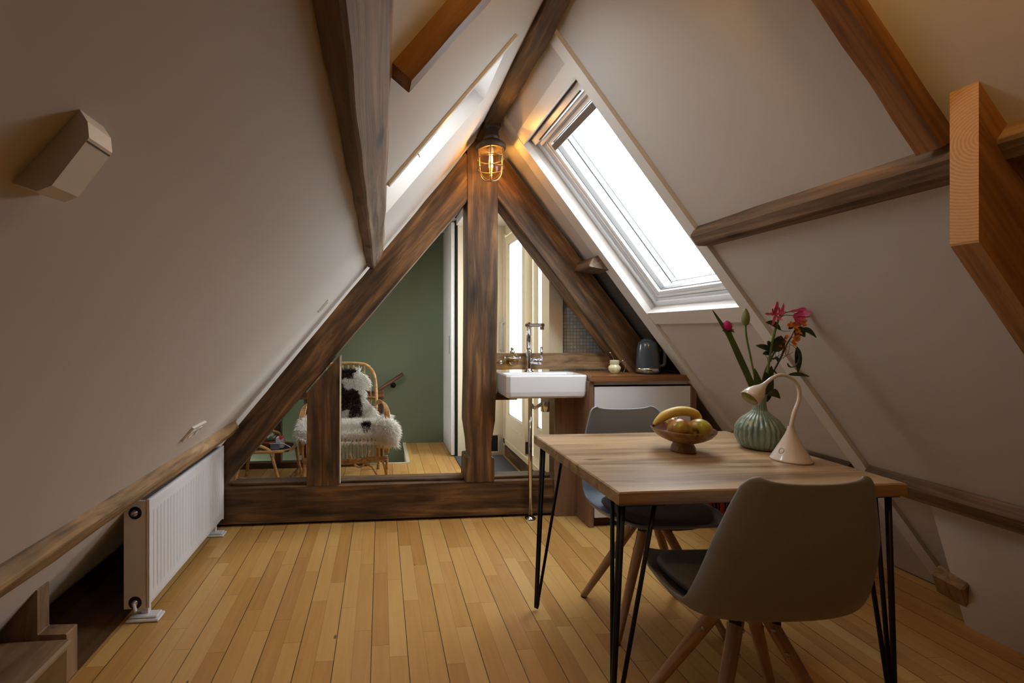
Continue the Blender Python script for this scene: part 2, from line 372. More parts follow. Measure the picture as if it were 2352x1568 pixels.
    def build(s, name, m, parent=None, grain=None, origin=None, recalc=True):
        vs = s.v
        lo = Vector([min(p[i] for p in vs) for i in range(3)]); hi = Vector([max(p[i] for p in vs) for i in range(3)])
        if parent is not None and grain is None and origin is None: org = Vector((0, 0, 0))
        else: org = Vector(origin) if origin is not None else Vector(((lo.x+hi.x)/2, (lo.y+hi.y)/2, lo.z))
        R = frame_from(grain) if grain is not None else Matrix.Identity(3)
        Ri = R.transposed()
        me = bpy.data.meshes.new(name); me.from_pydata([Ri @ (p-org) for p in vs], [], s.f); me.update()
        ms = m if isinstance(m, (list, tuple)) else [m]
        for q in ms: me.materials.append(q)
        me.polygons.foreach_set('material_index', s.m); me.polygons.foreach_set('use_smooth', s.sm)
        if recalc:
            import bmesh
            bm = bmesh.new(); bm.from_mesh(me); bmesh.ops.recalc_face_normals(bm, faces=bm.faces); bm.to_mesh(me); bm.free()
        uv = me.uv_layers.new(name='UVMap')
        for p in me.polygons:
            nn = R @ p.normal; a = [abs(nn.x), abs(nn.y), abs(nn.z)]; k = a.index(max(a))
            for li in p.loop_indices:
                q = R @ me.vertices[me.loops[li].vertex_index].co+org
                uv.data[li].uv = (q.y, q.z) if k == 0 else (q.x, q.z) if k == 1 else (q.x, q.y)
        o = bpy.data.objects.new(name, me); C.objects.link(o)
        mt = R.to_4x4(); mt.translation = org
        if parent is not None: o.parent = parent; mt = Matrix.Translation(-parent_off(parent)) @ mt if parent.get('_w') else mt
        o.matrix_basis = mt
        return o
def parent_off(p):
    v = Vector((0, 0, 0))
    while p is not None: v += p.matrix_basis.translation; p = p.parent
    return v
def tag(o, label=None, cat=None, group=None, kind=None):
    if label: o['label'] = label
    if cat: o['category'] = cat
    if group: o['group'] = group
    if kind: o['kind'] = kind
    return o
ROOTS = []
def thing(name, label, cat, loc=(0, 0, 0), rz=0, group=None, world=True):
    """Empty at the thing's base. world=True: children are given in world coordinates"""
    o = bpy.data.objects.new(name, None); C.objects.link(o); o.location = loc; o.rotation_euler = (0, 0, rz)
    o.matrix_basis = Matrix.Translation(loc) @ Matrix.Rotation(rz, 4, 'Z')
    o.empty_display_size = .1; tag(o, label, cat, group)
    if world: o['_w'] = 1; ROOTS.append(o)
    return o
def struct(name, mb, m, parent=None, grain=None):
    o = mb.build(name, m, parent, grain)
    if parent is None: o['kind'] = 'structure'
    return o
def sstruct(name, loc=(0, 0, 0)):
    o = bpy.data.objects.new(name, None); C.objects.link(o); o.location = loc; o.matrix_basis = Matrix.Translation(loc); o['kind'] = 'structure'; o['_w'] = 1; ROOTS.append(o); return o
def one(name, label, cat, mb, m, grain=None, group=None):
    return tag(mb.build(name, m, None, grain), label, cat, group)
def copy_tree(o, parent=None):
    c = o.copy(); C.objects.link(c); c.parent = parent
    for ch in list(o.children): copy_tree(ch, c)
    return c
def bez(ps, n=16):      # Catmull-Rom through points
    P = [Vector(p) for p in ps]; out = []
    for i in range(len(P)-1):
        a, b, c, d = P[max(i-1, 0)], P[i], P[i+1], P[min(i+2, len(P)-1)]
        for k in range(n):
            t = k/n; out.append(.5*((2*b)+(c-a)*t+(2*a-5*b+4*c-d)*t*t+(-a+3*b-3*c+d)*t**3))
    out.append(P[-1]); return out

# ------------------------------------------------------------------ the shell
YB, YE = -2.4, 4.87
b = MB(); b.box((-3, YB, -.14), (3.2, 4.13, 0)); b.box((.25, 4.13, -.14), (3.2, YE+.1, 0)); struct('floor', b, FLOOR)
b = MB()        # left slope with two skylight openings, the landing one added for light
b.slab(LP, YB, 1.69, 0, 3.4, 0, -.24); b.slab(LP, 1.69, 2.10, 0, .30, 0, -.24); b.slab(LP, 1.69, 2.10, 1.02, 3.4, 0, -.24)
b.slab(LP, 2.10, 2.845, 0, 3.4, 0, -.24); b.slab(LP, 2.845, 3.35, 0, 3.4, -.012, -.24); b.slab(LP, 3.35, 4.05, 0, .9, -.012, -.24); b.slab(LP, 3.35, 4.05, 1.6, 3.4, -.012, -.24); b.slab(LP, 4.05, YE, 0, 3.4, -.012, -.24)
struct('ceiling', b, WHITE)
b = MB(); b.slab(LP, 2.852, 2.875, .05, 2.43, .006, -.03); struct('trim_1', b, TRIMW)
b = MB()        # right slope
b.slab(RP, YB, 1.885, 0, 3.3, 0, -.24); b.slab(RP, 1.885, 2.613, 0, .275, 0, -.24); b.slab(RP, 1.885, 2.613, 1.53, 3.3, 0, -.24)
b.slab(RP, 2.613, 2.86, 0, 1.2, 0, -.24); b.slab(RP, 2.613, 2.70, 1.2, 3.3, 0, -.24); b.slab(RP, 2.86, 3.2, 0, 1.2, -.02, -.24); b.slab(RP, 2.60, 3.2, 1.2, 3.3, -.06, -.24)
b.slab(RP, 3.2, 4.9, 0, .40, -.02, -.24)
struct('wall_right', b, WHITE)
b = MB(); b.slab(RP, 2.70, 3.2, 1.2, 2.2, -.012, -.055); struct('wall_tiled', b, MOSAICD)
b = MB(); b.box((-3, YB-.1, 0), (3.2, YB, 2.8)); struct('wall_back', b, wood('rear_bounce_dark', (60, 44, 30), (90, 66, 46), (110, 84, 60)))  # unseen rear wall, its dark brown wood chosen to cut bounced light
b = MB(); b.box((-2.2, YE, -1.4), (.72, YE+.1, 2.75)); struct('wall_far', b, GREEN)
b = MB(); b.box((-3, 4.13, -1.45), (.30, 4.95, -1.40)); b.box((.25, 4.13, -1.4), (.3, 4.87, -.14)); b.box((-3, 4.05, -1.4), (.3, 4.13, -.14)); struct('wall_stairwell', b, GREEN)
b = MB(); b.box((.735, 4.30, 0), (1.20, 4.40, 2.6)); struct('wall_far_right', b, CREAMW)
b = MB(); b.box((.60, 4.30, 2.27), (.735, 4.9, 2.8)); b.box((.72, 3.2, 2.22), (1.45, 4.4, 2.32)); struct('ceiling_landing', b, TRIMW)
b = MB(); b.box((-.9, 3.06, 2.50), (.9, 4.95, 2.6)); struct('ceiling_far', b, WHITE)
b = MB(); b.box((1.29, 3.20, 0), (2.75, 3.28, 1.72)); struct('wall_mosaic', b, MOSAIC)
b = MB(); b.box((1.20, 3.15, 0), (1.30, 3.30, 2.4)); struct('trim_2', b, CREAM)
b = MB(); b.box((1.20, 3.19, 2.12), (1.34, 4.42, 2.6)); b.box((1.18, 4.25, .11), (1.30, 4.42, 2.14)); b.box((1.20, 4.42, 0), (1.4, 4.95, 2.6)); struct('wall_terrace', b, CREAM)
b = MB(); b.box((1.18, 3.16, .12), (1.34, 4.30, .175), bev=.006); struct('trim_3', b, CREAM)
b = MB(); b.box((1.195, 3.16, 0), (1.30, 4.30, .12)); struct('trim_4', b, TIMBER, grain=(0, 1, 0))
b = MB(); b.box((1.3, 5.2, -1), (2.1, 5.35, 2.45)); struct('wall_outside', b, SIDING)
b = MB(); b.box((.235, 4.13, -.02), (.265, YE, .006)); b.box((-.10, 4.118, -.02), (.265, 4.142, .006)); struct('trim_5', b, CREAM)
b = MB(); b.box((-1.6, 4.06, 0), (-.12, 4.135, .05)); struct('trim_6', b, TIMBER, grain=(1, 0, 0))
b = MB(); b.box((-1.40, .4, 0), (-1.345, 2.86, .035)); struct('baseboard_left', b, TIMBERD, grain=(0, 1, 0))
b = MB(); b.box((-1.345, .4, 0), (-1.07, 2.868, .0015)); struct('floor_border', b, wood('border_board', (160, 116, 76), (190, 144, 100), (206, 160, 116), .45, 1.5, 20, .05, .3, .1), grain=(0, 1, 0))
b = MB(); b.slab(RP, -.5, 2.1, 3.19, 3.215, .004, -.01); struct('gap_shade_right', b, DARKGAP)  # black strip painting the dark gap where the slope meets the floor

# casings of the right skylight bay
b = MB(); b.slab(RP, 2.60, 2.70, .02, 2.46, .018, -.02); struct('trim_7', b, TRIMW)
b = MB(); b.slab(RP, 1.83, 1.89, .06, 3.12, .018, -.02); struct('trim_8', b, TRIMW)
b = MB(); b.slab(RP, 1.89, 2.60, .205, .278, .014, -.02); struct('trim_9', b, TRIMW)
b = MB(); b.slab(RP, 1.89, 2.60, 1.527, 1.61, .014, -.02); struct('trim_10', b, TRIMW)
# steep boarded panel under the low right purlin
b = MB(); b.add([(2.385, 1.655, 0), (2.385, -.6, 0), (2.225, -.6, .54), (2.225, 1.665, .54), (2.41, 1.655, 0), (2.41, -.6, 0), (2.25, -.6, .54), (2.25, 1.665, .54)],
                [(0, 1, 2, 3), (4, 7, 6, 5), (0, 3, 7, 4), (0, 4, 5, 1), (1, 5, 6, 2), (2, 6, 7, 3)]); struct('wall_knee_right', b, WHITE)

# ------------------------------------------------------------------ skylights
def skylight(name, P0, y0, y1, s0, s1, far_gasket, deep=0):
    P = lambda y, s_, o: P0(y, s_, o-deep)
    t = sstruct(name, P(y0, s1, 0))
    f = MB()
    def ring(a, b2, c, d, w_, o0, o1, mb=f, mi=0):
        mb.slab(P, a, b2, c, c+w_, o0, o1, mi); mb.slab(P, a, b2, d-w_, d, o0, o1, mi); mb.slab(P, a, a+w_, c+w_, d-w_, o0, o1, mi); mb.slab(P, b2-w_, b2, c+w_, d-w_, o0, o1, mi)
    ring(y0, y1, s0, s1, .030, -.06, -.16); ring(y0+.03, y1-.03, s0+.03, s1-.03, .014, -.075, -.16)
    struct('frame', f, FRAME, t)
    g = MB(); ring(y0+.044, y1-.044, s0+.06, s1-.044, .042, -.082, -.14, g); ring(y0+.052, y1-.052, s0+.07, s1-.052, .012, -.076, -.1, g)
    struct('sash', g, FRAME, t)
    g = MB(); ring(y0+.084, y1-.084, s0+.10, s1-.084, .006, -.10, -.128, g); struct('gasket', g, GREYM, t)
    g = MB(); g.slab(P, y0+.085, y1-.085, s0+.10, s1-.085, -.112, -.118); struct('pane', g, PANE, t)
    g = MB(); g.slab(P, y0+.02, y1-.02, s0+.012, s0+.05, -.035, -.07); g.slab(P, y0+.04, y1-.04, s0+.055, s0+.075, -.055, -.08)
    struct('ventilation_bar', g, STEEL if not far_gasket else FRAME, t)
    if far_gasket:
        g = MB(); g.slab(P, y0+.09, y1-.09, s0+.115, s0+.150, -.075, -.10); struct('blind_cassette', g, GREYM, t)
        g = MB(); g.slab(P, y1-.135, y1-.128, s0+.11, s1-.09, -.15, -.155); struct('outer_seal', g, BLACKP, t)
        g = MB(); g.slab(P, y1-.165, y1-.150, s0+.11, s1-.09, -.17, -.19); g.slab(P, y0+.09, y1-.10, s1-.105, s1-.098, -.15, -.155); struct('outer_cover', g, STEEL, t)
        g = MB(); g.slab(P, y0+.1, y1-.1, s0+.045, s0+.052, -.030, -.037, 0); struct('vent_slot', g, BLACKP, t)
    return t
skylight('window_1', RP, 1.885, 2.613, .275, 1.53, True)
skylight('window_2', LP, 1.69, 2.10, .30, 1.02, False, .075)
skylight('added_skylight', LP, 3.35, 4.05, .9, 1.6, False)  # unseen skylight, added to bring daylight onto the landing
b = MB(); b.slab(LP, 1.664, 1.69, .27, 1.02, .012, -.02); struct('trim_11', b, TRIMW)
b = MB(); b.tube([LP(1.672, .86, .012), LP(1.68, .86, .022), LP(1.695, .857, .022), LP(1.702, .85, .012)], .0022, 6); one('curtain_hook', 'tiny white hook on the edge of the narrow left skylight', 'hook', b, TRIMW)

# ------------------------------------------------------------------ timbers
def beamY(name, label, poly, y0, y1, m, wob=.004, ch=.006, seg=None):
    b = MB(); b.prism(poly, y0, y1, 'y', seg or max(4, int(abs(y1-y0)/.06)), wob, ch=ch, freq=4)
    return one(name, label, 'beam', b, m, grain=(0, 1, 0))
beamY('purlin', 'long weathered grey purlin high on the left slope, ending at the truss rafter', [(-.088, 1.612), (-.045, 1.596), (.014, 1.694), (.020, 1.752)], -.8, 2.875, TIMBERW, .006)
beamY('purlin', 'low light-brown wooden ledge beam along the left slope above the radiator', [(-.893, .665), (-.862, .618), (-.903, .566), (-.97, .57)], -.6, 2.85, TIMBERL, .004)
beamY('purlin', 'grey-brown purlin across the right slope, cut off beside the skylight', [(1.356, 1.662), (1.322, 1.612), (1.352, 1.572), (1.425, 1.57)], -.4, 1.838, TIMBERW, .003)
beamY('purlin', 'short stub of purlin between the right truss rafter and the skylight', [(1.345, 1.675), (1.290, 1.655), (1.262, 1.60), (1.40, 1.575)], 2.66, 2.90, TIMBERW, .002)
beamY('purlin', 'low dark-brown ledge beam along the right slope behind the table', [(2.150, .617), (2.114, .578), (2.162, .515), (2.230, .51)], -.6, 1.82, TIMBERW, .002)
beamY('purlin', 'low brown ledge beam under the skylight bay between table and cabinet', [(2.160, .605), (2.130, .585), (2.172, .525), (2.235, .51)], 1.90, 2.60, TIMBERW, .002)
beamY('ridge_beam', 'dark wavy ridge beam running up from the cage lamp along the peak', [(.60, 2.46), (.618, 2.425), (.705, 2.425), (.725, 2.50), (.678, 2.56)], -1.0, 2.88, TIMBER, .012)
def frontal(name, label, poly, y0, y1, m, grain, wob=.0015, ch=.004, parent=None):
    b = MB(); b.prism(poly, y0, y1, 'y', 1, 0, ch=ch); 
    if parent is None: return one(name, label, 'beam', b, m, grain=grain)
    return b.build(name, m, parent, grain)
def strip(p, q, w_a, w_b, n=24, amp=.004, seed=0):
    """wavy plank outline in XZ from p to q; w_a/w_b widths on the left side of travel"""
    p, q = Vector(p), Vector(q); d = (q-p); u = d.normalized(); nrm = Vector((-u.y, u.x)); A = []; B = []
    for i in range(n+1):
        t = i/n; c = p+d*t
        A.append(c+nrm*(amp*noise.noise(Vector((t*d.length*5+seed, seed, 0)))))
        B.append(c+nrm*(w_a+(w_b-w_a)*t+amp*noise.noise(Vector((t*d.length*5+seed, seed+9, 0)))))
    return A+B[::-1]
def wav(name, label, p, q, w_a, w_b, y0, y1, m, amp=.004, seed=0):
    b = MB(); o = strip(p, q, w_a, w_b, 28, amp, seed); h = len(o)//2
    vs = []
    c = .005
    for y, k in ((y0, 1), (y0+c, 0), (y1-c, 0), (y1, 1)):
        for i, pt in enumerate(o):
            opp = o[len(o)-1-i]; v = Vector(pt)+(Vector(opp)-Vector(pt)).normalized()*c*k
            vs.append((v.x, y, v.y))
    n = len(o); fs = [[k*n+i, k*n+(i+1) % n, (k+1)*n+(i+1) % n, (k+1)*n+i] for k in range(3) for i in range(n)]
    for off in (0, 3*n): fs += [[off+i, off+i+1, off+n-2-i, off+n-1-i] for i in range(h-1)]
    b.add(vs, fs); d = Vector(q)-Vector(p)
    return one(name, label, 'beam', b, m, grain=(d.x, 0, d.y))
T0, T1 = 2.87, 3.03
# left truss rafter, outer edge z=.656+1.192(x+.88), inner z=.27+1.181(x+.945)
wav('truss_rafter', 'thick dark-brown truss rafter leaning up from the radiator to the king post', (-1.169, .005), (.70, 2.213), .165, .21, T0, T1, TIMBER, .004, 1)
wav('truss_rafter', 'thick dark-brown truss rafter leaning down from the king post past the kettle', (2.35, .02), (.640, 2.203), -.205, -.205, T0, T1, TIMBER, .004, 5)
kp = [(.552, 2.47), (.556, 1.5), (.552, .95), (.545, .62), (.566, .48), (.571, .41), (.575, .395), (.545, .392), (.54, .237), (.729, .237), (.727, .385), (.712, .39), (.708, .40), (.709, .49), (.733, .63), (.742, .95), (.750, 1.5), (.752, 2.47)]
kpo = frontal('king_post', 'tall dark-brown central king post under the cage lamp, narrowed near its foot', kp, T0-.005, T1+.004, TIMBER, (0, 0, 1))
b = MB(); b.lathe([(0, 0), (.004, 0), (.004, .03), (.012, .034), (.013, .042), (.009, .05), (0, .051)], (.736, T0+.02, .995), 16, axis=(1, -.6, .25)); one('hook_knob', 'small chrome knob on the right edge of the king post beside the basin', 'knob', b, CHROME)
frontal('truss_stud', 'short dark-brown stud standing between tie beam and left rafter in front of the rattan chair', [(-.462, .237), (-.264, .237), (-.258, 1.052), (-.459, .822)], T0+.004, T1, TIMBER, (0, 0, 1))
tb = one('tie_beam', 'heavy dark-brown tie beam lying along the floor across the room', 'beam', MB().prism([(-1.9, .018), (1.9, .018), (1.9, .234), (-1.9, .236)], T0, T1, 'y', 1, ch=.006), TIMBER, grain=(1, 0, 0))
gp = MB(); gp.box((-1.2, T0+.03, 0), (1.25, T1-.02, .02)); struct('tie_gap_shade', gp, DARKGAP)  # black filler painting the shade in the gap under the tie beam
for x0, x1, nm in ((-.93, -.464, 'a'), (-.262, .54, 'b'), (.731, 1.12, 'c')):
    b = MB(); b.box((x0, T0+.05, .236), (x1, T1-.01, .251), bev=.003)
    lb = {'a': 'thin wooden lath on the tie beam left of the stud', 'b': 'thin wooden lath on the tie beam between stud and king post', 'c': 'thin wooden lath on the tie beam right of the king post'}[nm]
    one('lath', lb, 'lath', b, TIMBER, grain=(1, 0, 0), group='laths lying on the tie beam')
b = MB(); b.box((-.262, T0+.03, .24), (-.256, T0+.05, .98)); struct('trim_13', b, CREAM)
one('cross_rail', 'horizontal brown rail behind the basin between king post and rafter', 'beam', MB().prism([(.748, .945), (1.66, .945), (1.60, 1.050), (.748, 1.056)], 2.985, 3.05, 'y', 1, ch=.004), TIMBERL, grain=(1, 0, 0))
one('basin_support', 'dark wooden support board under the left back corner of the basin', 'board', MB().box((.745, 2.93, .75), (.90, 3.03, .795), bev=.003), TIMBER, grain=(1, 0, 0))
def slope_beam(name, label, P, y0, y1, s0, s1, d, m, ch=.004):
    b = MB(); n = 20; vs = []
    for i in range(n+1):
        s_ = s0+(s1-s0)*i/n
        for (y, o) in ((y0, -.02), (y0, d-ch), (y0+ch, d), (y1-ch, d), (y1, d-ch), (y1, -.02)):
            w_ = noise.noise(Vector((s_*6, y*30, o*20)))*.004
            vs.append(P(y+w_*(o > 0), s_, o+w_*(o > 0)))
    fs = [[i*6+k, i*6+(k+1) % 6, (i+1)*6+(k+1) % 6, (i+1)*6+k] for i in range(n) for k in range(6)]+[[0, 1, 2, 3, 4, 5], [n*6+k for k in range(6)]]
    b.add(vs, fs); return one(name, label, 'beam', b, m, grain=P(0, 1)-P(0, 0))
slope_beam('common_rafter', 'slim warm-lit rafter on the left slope from ridge down to the high purlin', LP, .918, .975, .02, 1.02, .05, TIMBERO)
slope_beam('common_rafter', 'slim rafter on the right slope, orange-lit on one side, ending at the right purlin', RP, .948, 1.005, .02, 1.095, .045, TIMBERO)
# cut-off plank rafter at the right edge of the picture
b = MB()
xs = 1.283; zt = RZ-(xs-RX)*KR
b.prism([(xs, zt+.008), (xs, zt-.345), (2.3, zt-.345-(2.3-xs)*KR), (2.3, zt-(2.3-xs)*KR)], .868, .918, 'y', 1, ch=.003)
one('cut_rafter', 'sawn-off pine rafter at the right edge showing pale end grain', 'beam', b, PINE, grain=(1, 0, -KR))
cr_ = [o for o in bpy.data.objects if o.name == 'cut_rafter'][0]; cr_.data.materials.append(rings_mat())
for p in cr_.data.polygons:
    if (cr_.matrix_basis.to_3x3() @ p.normal).x < -.9: p.material_index = 1
b = MB(); b.prism([(2.335, .19), (2.365, .205), (2.455, .10), (2.43, .06), (2.385, .075)], 1.60, 1.72, 'y', 1, ch=.004)
b = MB(); b.box((-.028, -.05, -.065), (.028, .05, .065), bev=.006)
pg = one('wood_block', 'rough wooden block stuck at the edge of the boarded panel low on the right', 'block', b, TIMBERL, grain=(0, 0, 1)); 
pg.matrix_basis = Matrix.Translation((2.345, 1.665, .155)) @ Matrix.Rotation(-.62, 4, 'Y') @ Matrix.Rotation(.25, 4, 'X') @ pg.matrix_basis

# ------------------------------------------------------------------ radiator
X0, X1 = -1.06, -.953
t = thing('radiator', 'white ribbed panel radiator on two feet under the left slope', 'radiator', (-1.0, 2.4, 0))
b = MB(); R0, R1 = 1.96, 2.85
Pg = []; ny = 216
prof = [(.062, .012), (.072, .002), (.088, 0), (.098, -.001), (.112, -1), (.130, -1), (.44, -1), (.455, -1), (.468, -.001), (.484, 0), (.498, .001), (.505, .010)]
for z, o in prof:
    row = []
    for i in range(ny+1):
        y = R0+(R1-R0)*i/ny; rib = 0
        if o == -1 and .02 < y-R0 < .87:
            ph = ((y-R0-.02)/.0315) % 1; rib = .007*max(0, 1-abs(ph-.5)/.22) if (.13 <= z <= .44) else 0
        base = 0 if o == -1 else -o
        row.append((X1-.000+base*-0-(0 if o == -1 else (o if o > 0 else 0))-rib, y, z))
    Pg.append(row)
b.grid(Pg, smooth=False); b.box((X1-.02, R0, .064), (X1-.012, R1, .503)); b.box((X1-.014, R0, .062), (X1-.0005, R0+.006, .505)); b.box((X1-.014, R1-.006, .062), (X1-.0005, R1, .505))
b.build('front_panel', RADW, t)
b = MB(); b.box((X0, R0+.01, .062), (X0+.012, R1-.01, .50), bev=.003); b.build('rear_panel', RADW, t)
for ya, yb in ((R0+.002, R0+.012), (R1-.012, R1-.002)):
    b = MB(); b.box((X0+.004, ya, .058), (X1-.014, yb, .505), bev=.002); b.build('side_cover', RADW, t)
g = MB(); g.box((X0+.012, R0+.012, .492), (X1-.018, R1-.012, .497))
g.build('top_grille', GREYM, t)
g = MB(); g.box((X1-.014, R0, .503), (X1, R1, .509), bev=.002); g.box((X0, R0+.01, .500), (X0+.012, R1-.01, .507), bev=.002); g.build('top_rim', RADW, t)
for yf in (2.005, 2.78):
    b = MB(); b.box((X1-.05, yf-.012, .018), (X1-.02, yf+.012, .10), bev=.002); b.box((X0+.01, yf-.045, 0), (X1+.035, yf+.02, .012), bev=.004); b.box((X0+.02, yf-.035, .012), (X1+.025, yf+.015, .020), bev=.004); b.build('foot', RADW, t)
for z in (.455, .085):
    b = MB(); b.lathe([(0, -.004), (.024, -.004), (.026, 0), (.024, .003), (0, .003)], (X0+.05, R0+.001, z), 24, axis=(0, -1, 0)); rc = b.build('connection_recess', SKIRTG, t)
    b = MB(); b.lathe([(.013, 0), (.013, .006), (.009, .007), (.009, .016), (0, .016)], (X0+.05, R0, z), 20, axis=(0, -1, 0)); v_ = b.build('plug', STEEL, t)
b = MB(); b.lathe([(0, 0), (.006, 0), (.007, .03), (.005, .032), (0, .032)], (X0+.052, R0-.012, .088), 16, axis=(.5, -.5, -.8)); b.build('drain_valve', TRIMW, t)
b = MB(); b.tube([(X1-.03, 2.32, .505), (X1-.03, 2.32, .517)], .004, 10); b.build('bleed_valve', CHROME, t)

# ------------------------------------------------------------------ left wall fittings
t = thing('double_socket', 'white double power socket low on the left slope above the ledge beam', 'socket', LP(1.955, 2.27))
b = MB(); b.slab(LP, 1.885, 2.02, 2.23, 2.30, 0, .010); b.build('plate', TRIMW, t)
for y in (1.92, 1.985):
    b = MB(); ax = Vector(LP(0, 0, 1)-LP(0, 0, 0)); b.lathe([(.021, .0102), (.021, .0125), (.018, .0125), (.017, .0108), (0, .0108)], LP(y, 2.265, 0), 24, axis=ax); b.build('outlet', TRIMW, t)
t = thing('wall_switch', 'slim white switch plate on the left slope close to the truss rafter', 'switch', LP(2.52, 1.57))
b = MB(); b.slab(LP, 2.485, 2.545, 1.505, 1.585, 0, .008); b.build('plate', TRIMW, t)
b = MB(); b.slab(LP, 2.495, 2.535, 1.515, 1.575, .008, .012); b.build('rocker', TRIMW, t)
t = thing('wall_fitting', 'white plastic wall fitting with slanted ends, alone on the upper left slope', 'wall fitting', LP(.46, 1.5))
def sl(z): return (RZ-z)*HL/KL
s0_, s1_ = sl(1.402), sl(1.335)
b = MB(); yy = (.427, .462); pr_ = [(s0_, 0), (s0_+.004, .012), (s0_+.014, .022), (s1_-.020, .026), (s1_-.008, .020), (s1_, 0)]
vs = [LP(y, s_, o) for y in yy for s_, o in pr_]; b.add(vs, [(0, 1, 2, 3, 4, 5), (11, 10, 9, 8, 7, 6)]+[(i, (i+1) % 6, (i+1) % 6+6, i+6) for i in range(6)]); b.build('housing', TRIMW, t)
b = MB(); b.slab(LP, .4275, .4615, s0_+.017, s0_+.0185, .021, .0226); b.build('seam', GREYM, t)

# ------------------------------------------------------------------ stair piece bottom left
b = MB(); b.prism([(-1.38, 0), (-1.07, 0), (-1.07, .170), (-1.163, .172), (-1.163, .325), (-1.26, .325), (-1.40, .06)], 1.645, 1.70, 'y', 1, ch=.003)
one('stair_stringer', 'stepped wooden stair side board at lower left in front of the radiator', 'stair board', b, STAIRW, grain=(0, 0, 1))
t = thing('step_box', 'wooden step with rounded edge and light side in the bottom left corner', 'step', (-1.25, 1.3, 0))
b = MB(); b.box((-1.42, .7, .135), (-1.045, 1.640, .160), bev=.008); b.build('tread', STAIRW, t, grain=(0, 1, 0))
b = MB(); b.box((-1.40, .72, 0), (-1.062, 1.632, .135)); b.build('side_panel', BIRCH, t, grain=(0, 1, 0))

# ------------------------------------------------------------------ cage lamp
lx, ly = .655, 2.66
t = thing('cage_lamp', 'rusty bulkhead cage lamp with glowing bulb hanging at the roof peak', 'lamp', (lx, ly, 2.1))
b = MB(); b.box((lx-.05, ly-.045, 2.40), (lx+.052, ly+.05, 2.47), bev=.012); b.lathe([(.045, 2.41), (.045, 2.37), (.05, 2.365), (.05, 2.345), (.04, 2.34), (.035, 2.33)], (lx, ly, 0), 24); b.tube([(lx-.03, ly-.05, 2.437), (lx-.03, ly-.06, 2.437)], .01, 10); b.build('mounting_base', IRON, t)
b = MB(); b.lathe([(.035, 2.345), (.06, 2.335), (.084, 2.315), (.088, 2.310), (.088, 2.290), (.080, 2.283), (.070, 2.283), (.068, 2.295), (.03, 2.30), (0, 2.30)], (lx, ly, 0), 36); b.build('collar', IRON, t)
gl = [(.062, 2.29), (.064, 2.26), (.063, 2.19), (.058, 2.155), (.045, 2.13), (.025, 2.115), (0, 2.111)]
b = MB(); b.lathe(gl, (lx, ly, 0), 32); b.build('glass_jar', AMBER, t)
cg = [(.080, 2.285), (.080, 2.26), (.078, 2.19), (.071, 2.15), (.054, 2.122), (.028, 2.107), (0, 2.103)]
b = MB()
for k in range(6):
    a = 2*PI*k/6+.25; P_ = bez([(lx+r*math.cos(a), ly+r*math.sin(a), z) for r, z in cg], 5); b.tube(P_, .0034, 8)
for r, z in ((.0805, 2.235), (.077, 2.175)):
    b.tube([(lx+r*math.cos(a*PI/20), ly+r*math.sin(a*PI/20), z) for a in range(40)], .0034, 8, closed=True)
b.build('wire_cage', BRASSD, t)
b = MB(); b.lathe([(.014, 2.30), (.016, 2.27), (.014, 2.262), (0, 2.262)], (lx, ly, 0), 20); b.build('bulb_socket', CERAM, t)
b = MB(); b.lathe([(.013, 2.264), (.020, 2.245), (.022, 2.21), (.018, 2.165), (.009, 2.148), (0, 2.146)], (lx, ly, 0), 24); bb = b.build('bulb', AMBER, t)
b = MB()
for k in range(5):
    a = 2*PI*k/5; b.tube([(lx+.009*math.cos(a), ly+.009*math.sin(a), 2.250), (lx+.011*math.cos(a+.3), ly+.011*math.sin(a+.3), 2.19)], .0013, 5)
b.tube([(lx-.002, ly, 2.25), (lx+.002, ly, 2.185)], .0045, 8); b.build('filament', HOT, t)

# ------------------------------------------------------------------ wash basin and counter
t = thing('wash_basin', 'white rectangular ceramic basin on the right of the king post', 'basin', (1.03, 2.88, .79))
bx0, bx1, by0, by1, bz0, bz1 = .765, 1.278, 2.70, 3.0, .79, .933
b = MB(); b.prism([(bx0+.012, by0), (bx1-.01, by0), (bx1, by0+.012), (bx1, by1), (bx0, by1), (bx0, by0+.012)], bz0+.0, bz0+.012, 'z', 1)
def ringrow(z, ins, iny0=None):
    a = ins; r = .02
    return [(bx0+a+r, by0+a, z), (bx1-a-r, by0+a, z), (bx1-a, by0+a+r, z), (bx1-a, by1-a-r*.5, z), (bx1-a-r, by1-a, z), (bx0+a+r, by1-a, z), (bx0+a, by1-a-r*.5, z), (bx0+a, by0+a+r, z)]
rows = [ringrow(bz0, .015), ringrow(bz0+.012, .004), ringrow(bz0+.04, 0), ringrow(bz1-.01, 0), ringrow(bz1-.003, .002), ringrow(bz1, .007)]
b = MB(); b.grid(rows, smooth=False, closeu=True); b.f.append(list(range(8))); b.m.append(0); b.sm.append(False)
def inner(z, a, bk):
    r = .03; return [(bx0+a+r, by0+a, z), (bx1-a-r, by0+a, z), (bx1-a, by0+a+r, z), (bx1-a, by1-bk-r, z), (bx1-a-r, by1-bk, z), (bx0+a+r, by1-bk, z), (bx0+a, by1-bk-r, z), (bx0+a, by0+a+r, z)]
rows = [ringrow(bz1, .007), inner(bz1, .018, .09), inner(bz1-.01, .022, .094), inner(bz0+.05, .04, .12), inner(bz0+.035, .06, .14)]
b.grid(rows, smooth=False, closeu=True); o_ = len(b.v)-8; b.f.append([o_+i for i in range(8)][::-1]); b.m.append(0); b.sm.append(False)
o = b.build('bowl', CERAM, t); md = o.modifiers.new('bv', 'BEVEL'); md.width = .004; md.segments = 2; md.limit_method = 'ANGLE'
b = MB(); b.box((bx1-.13, by1-.088, bz1-.001), (bx1-.03, by0+.05, bz1+.001)); 
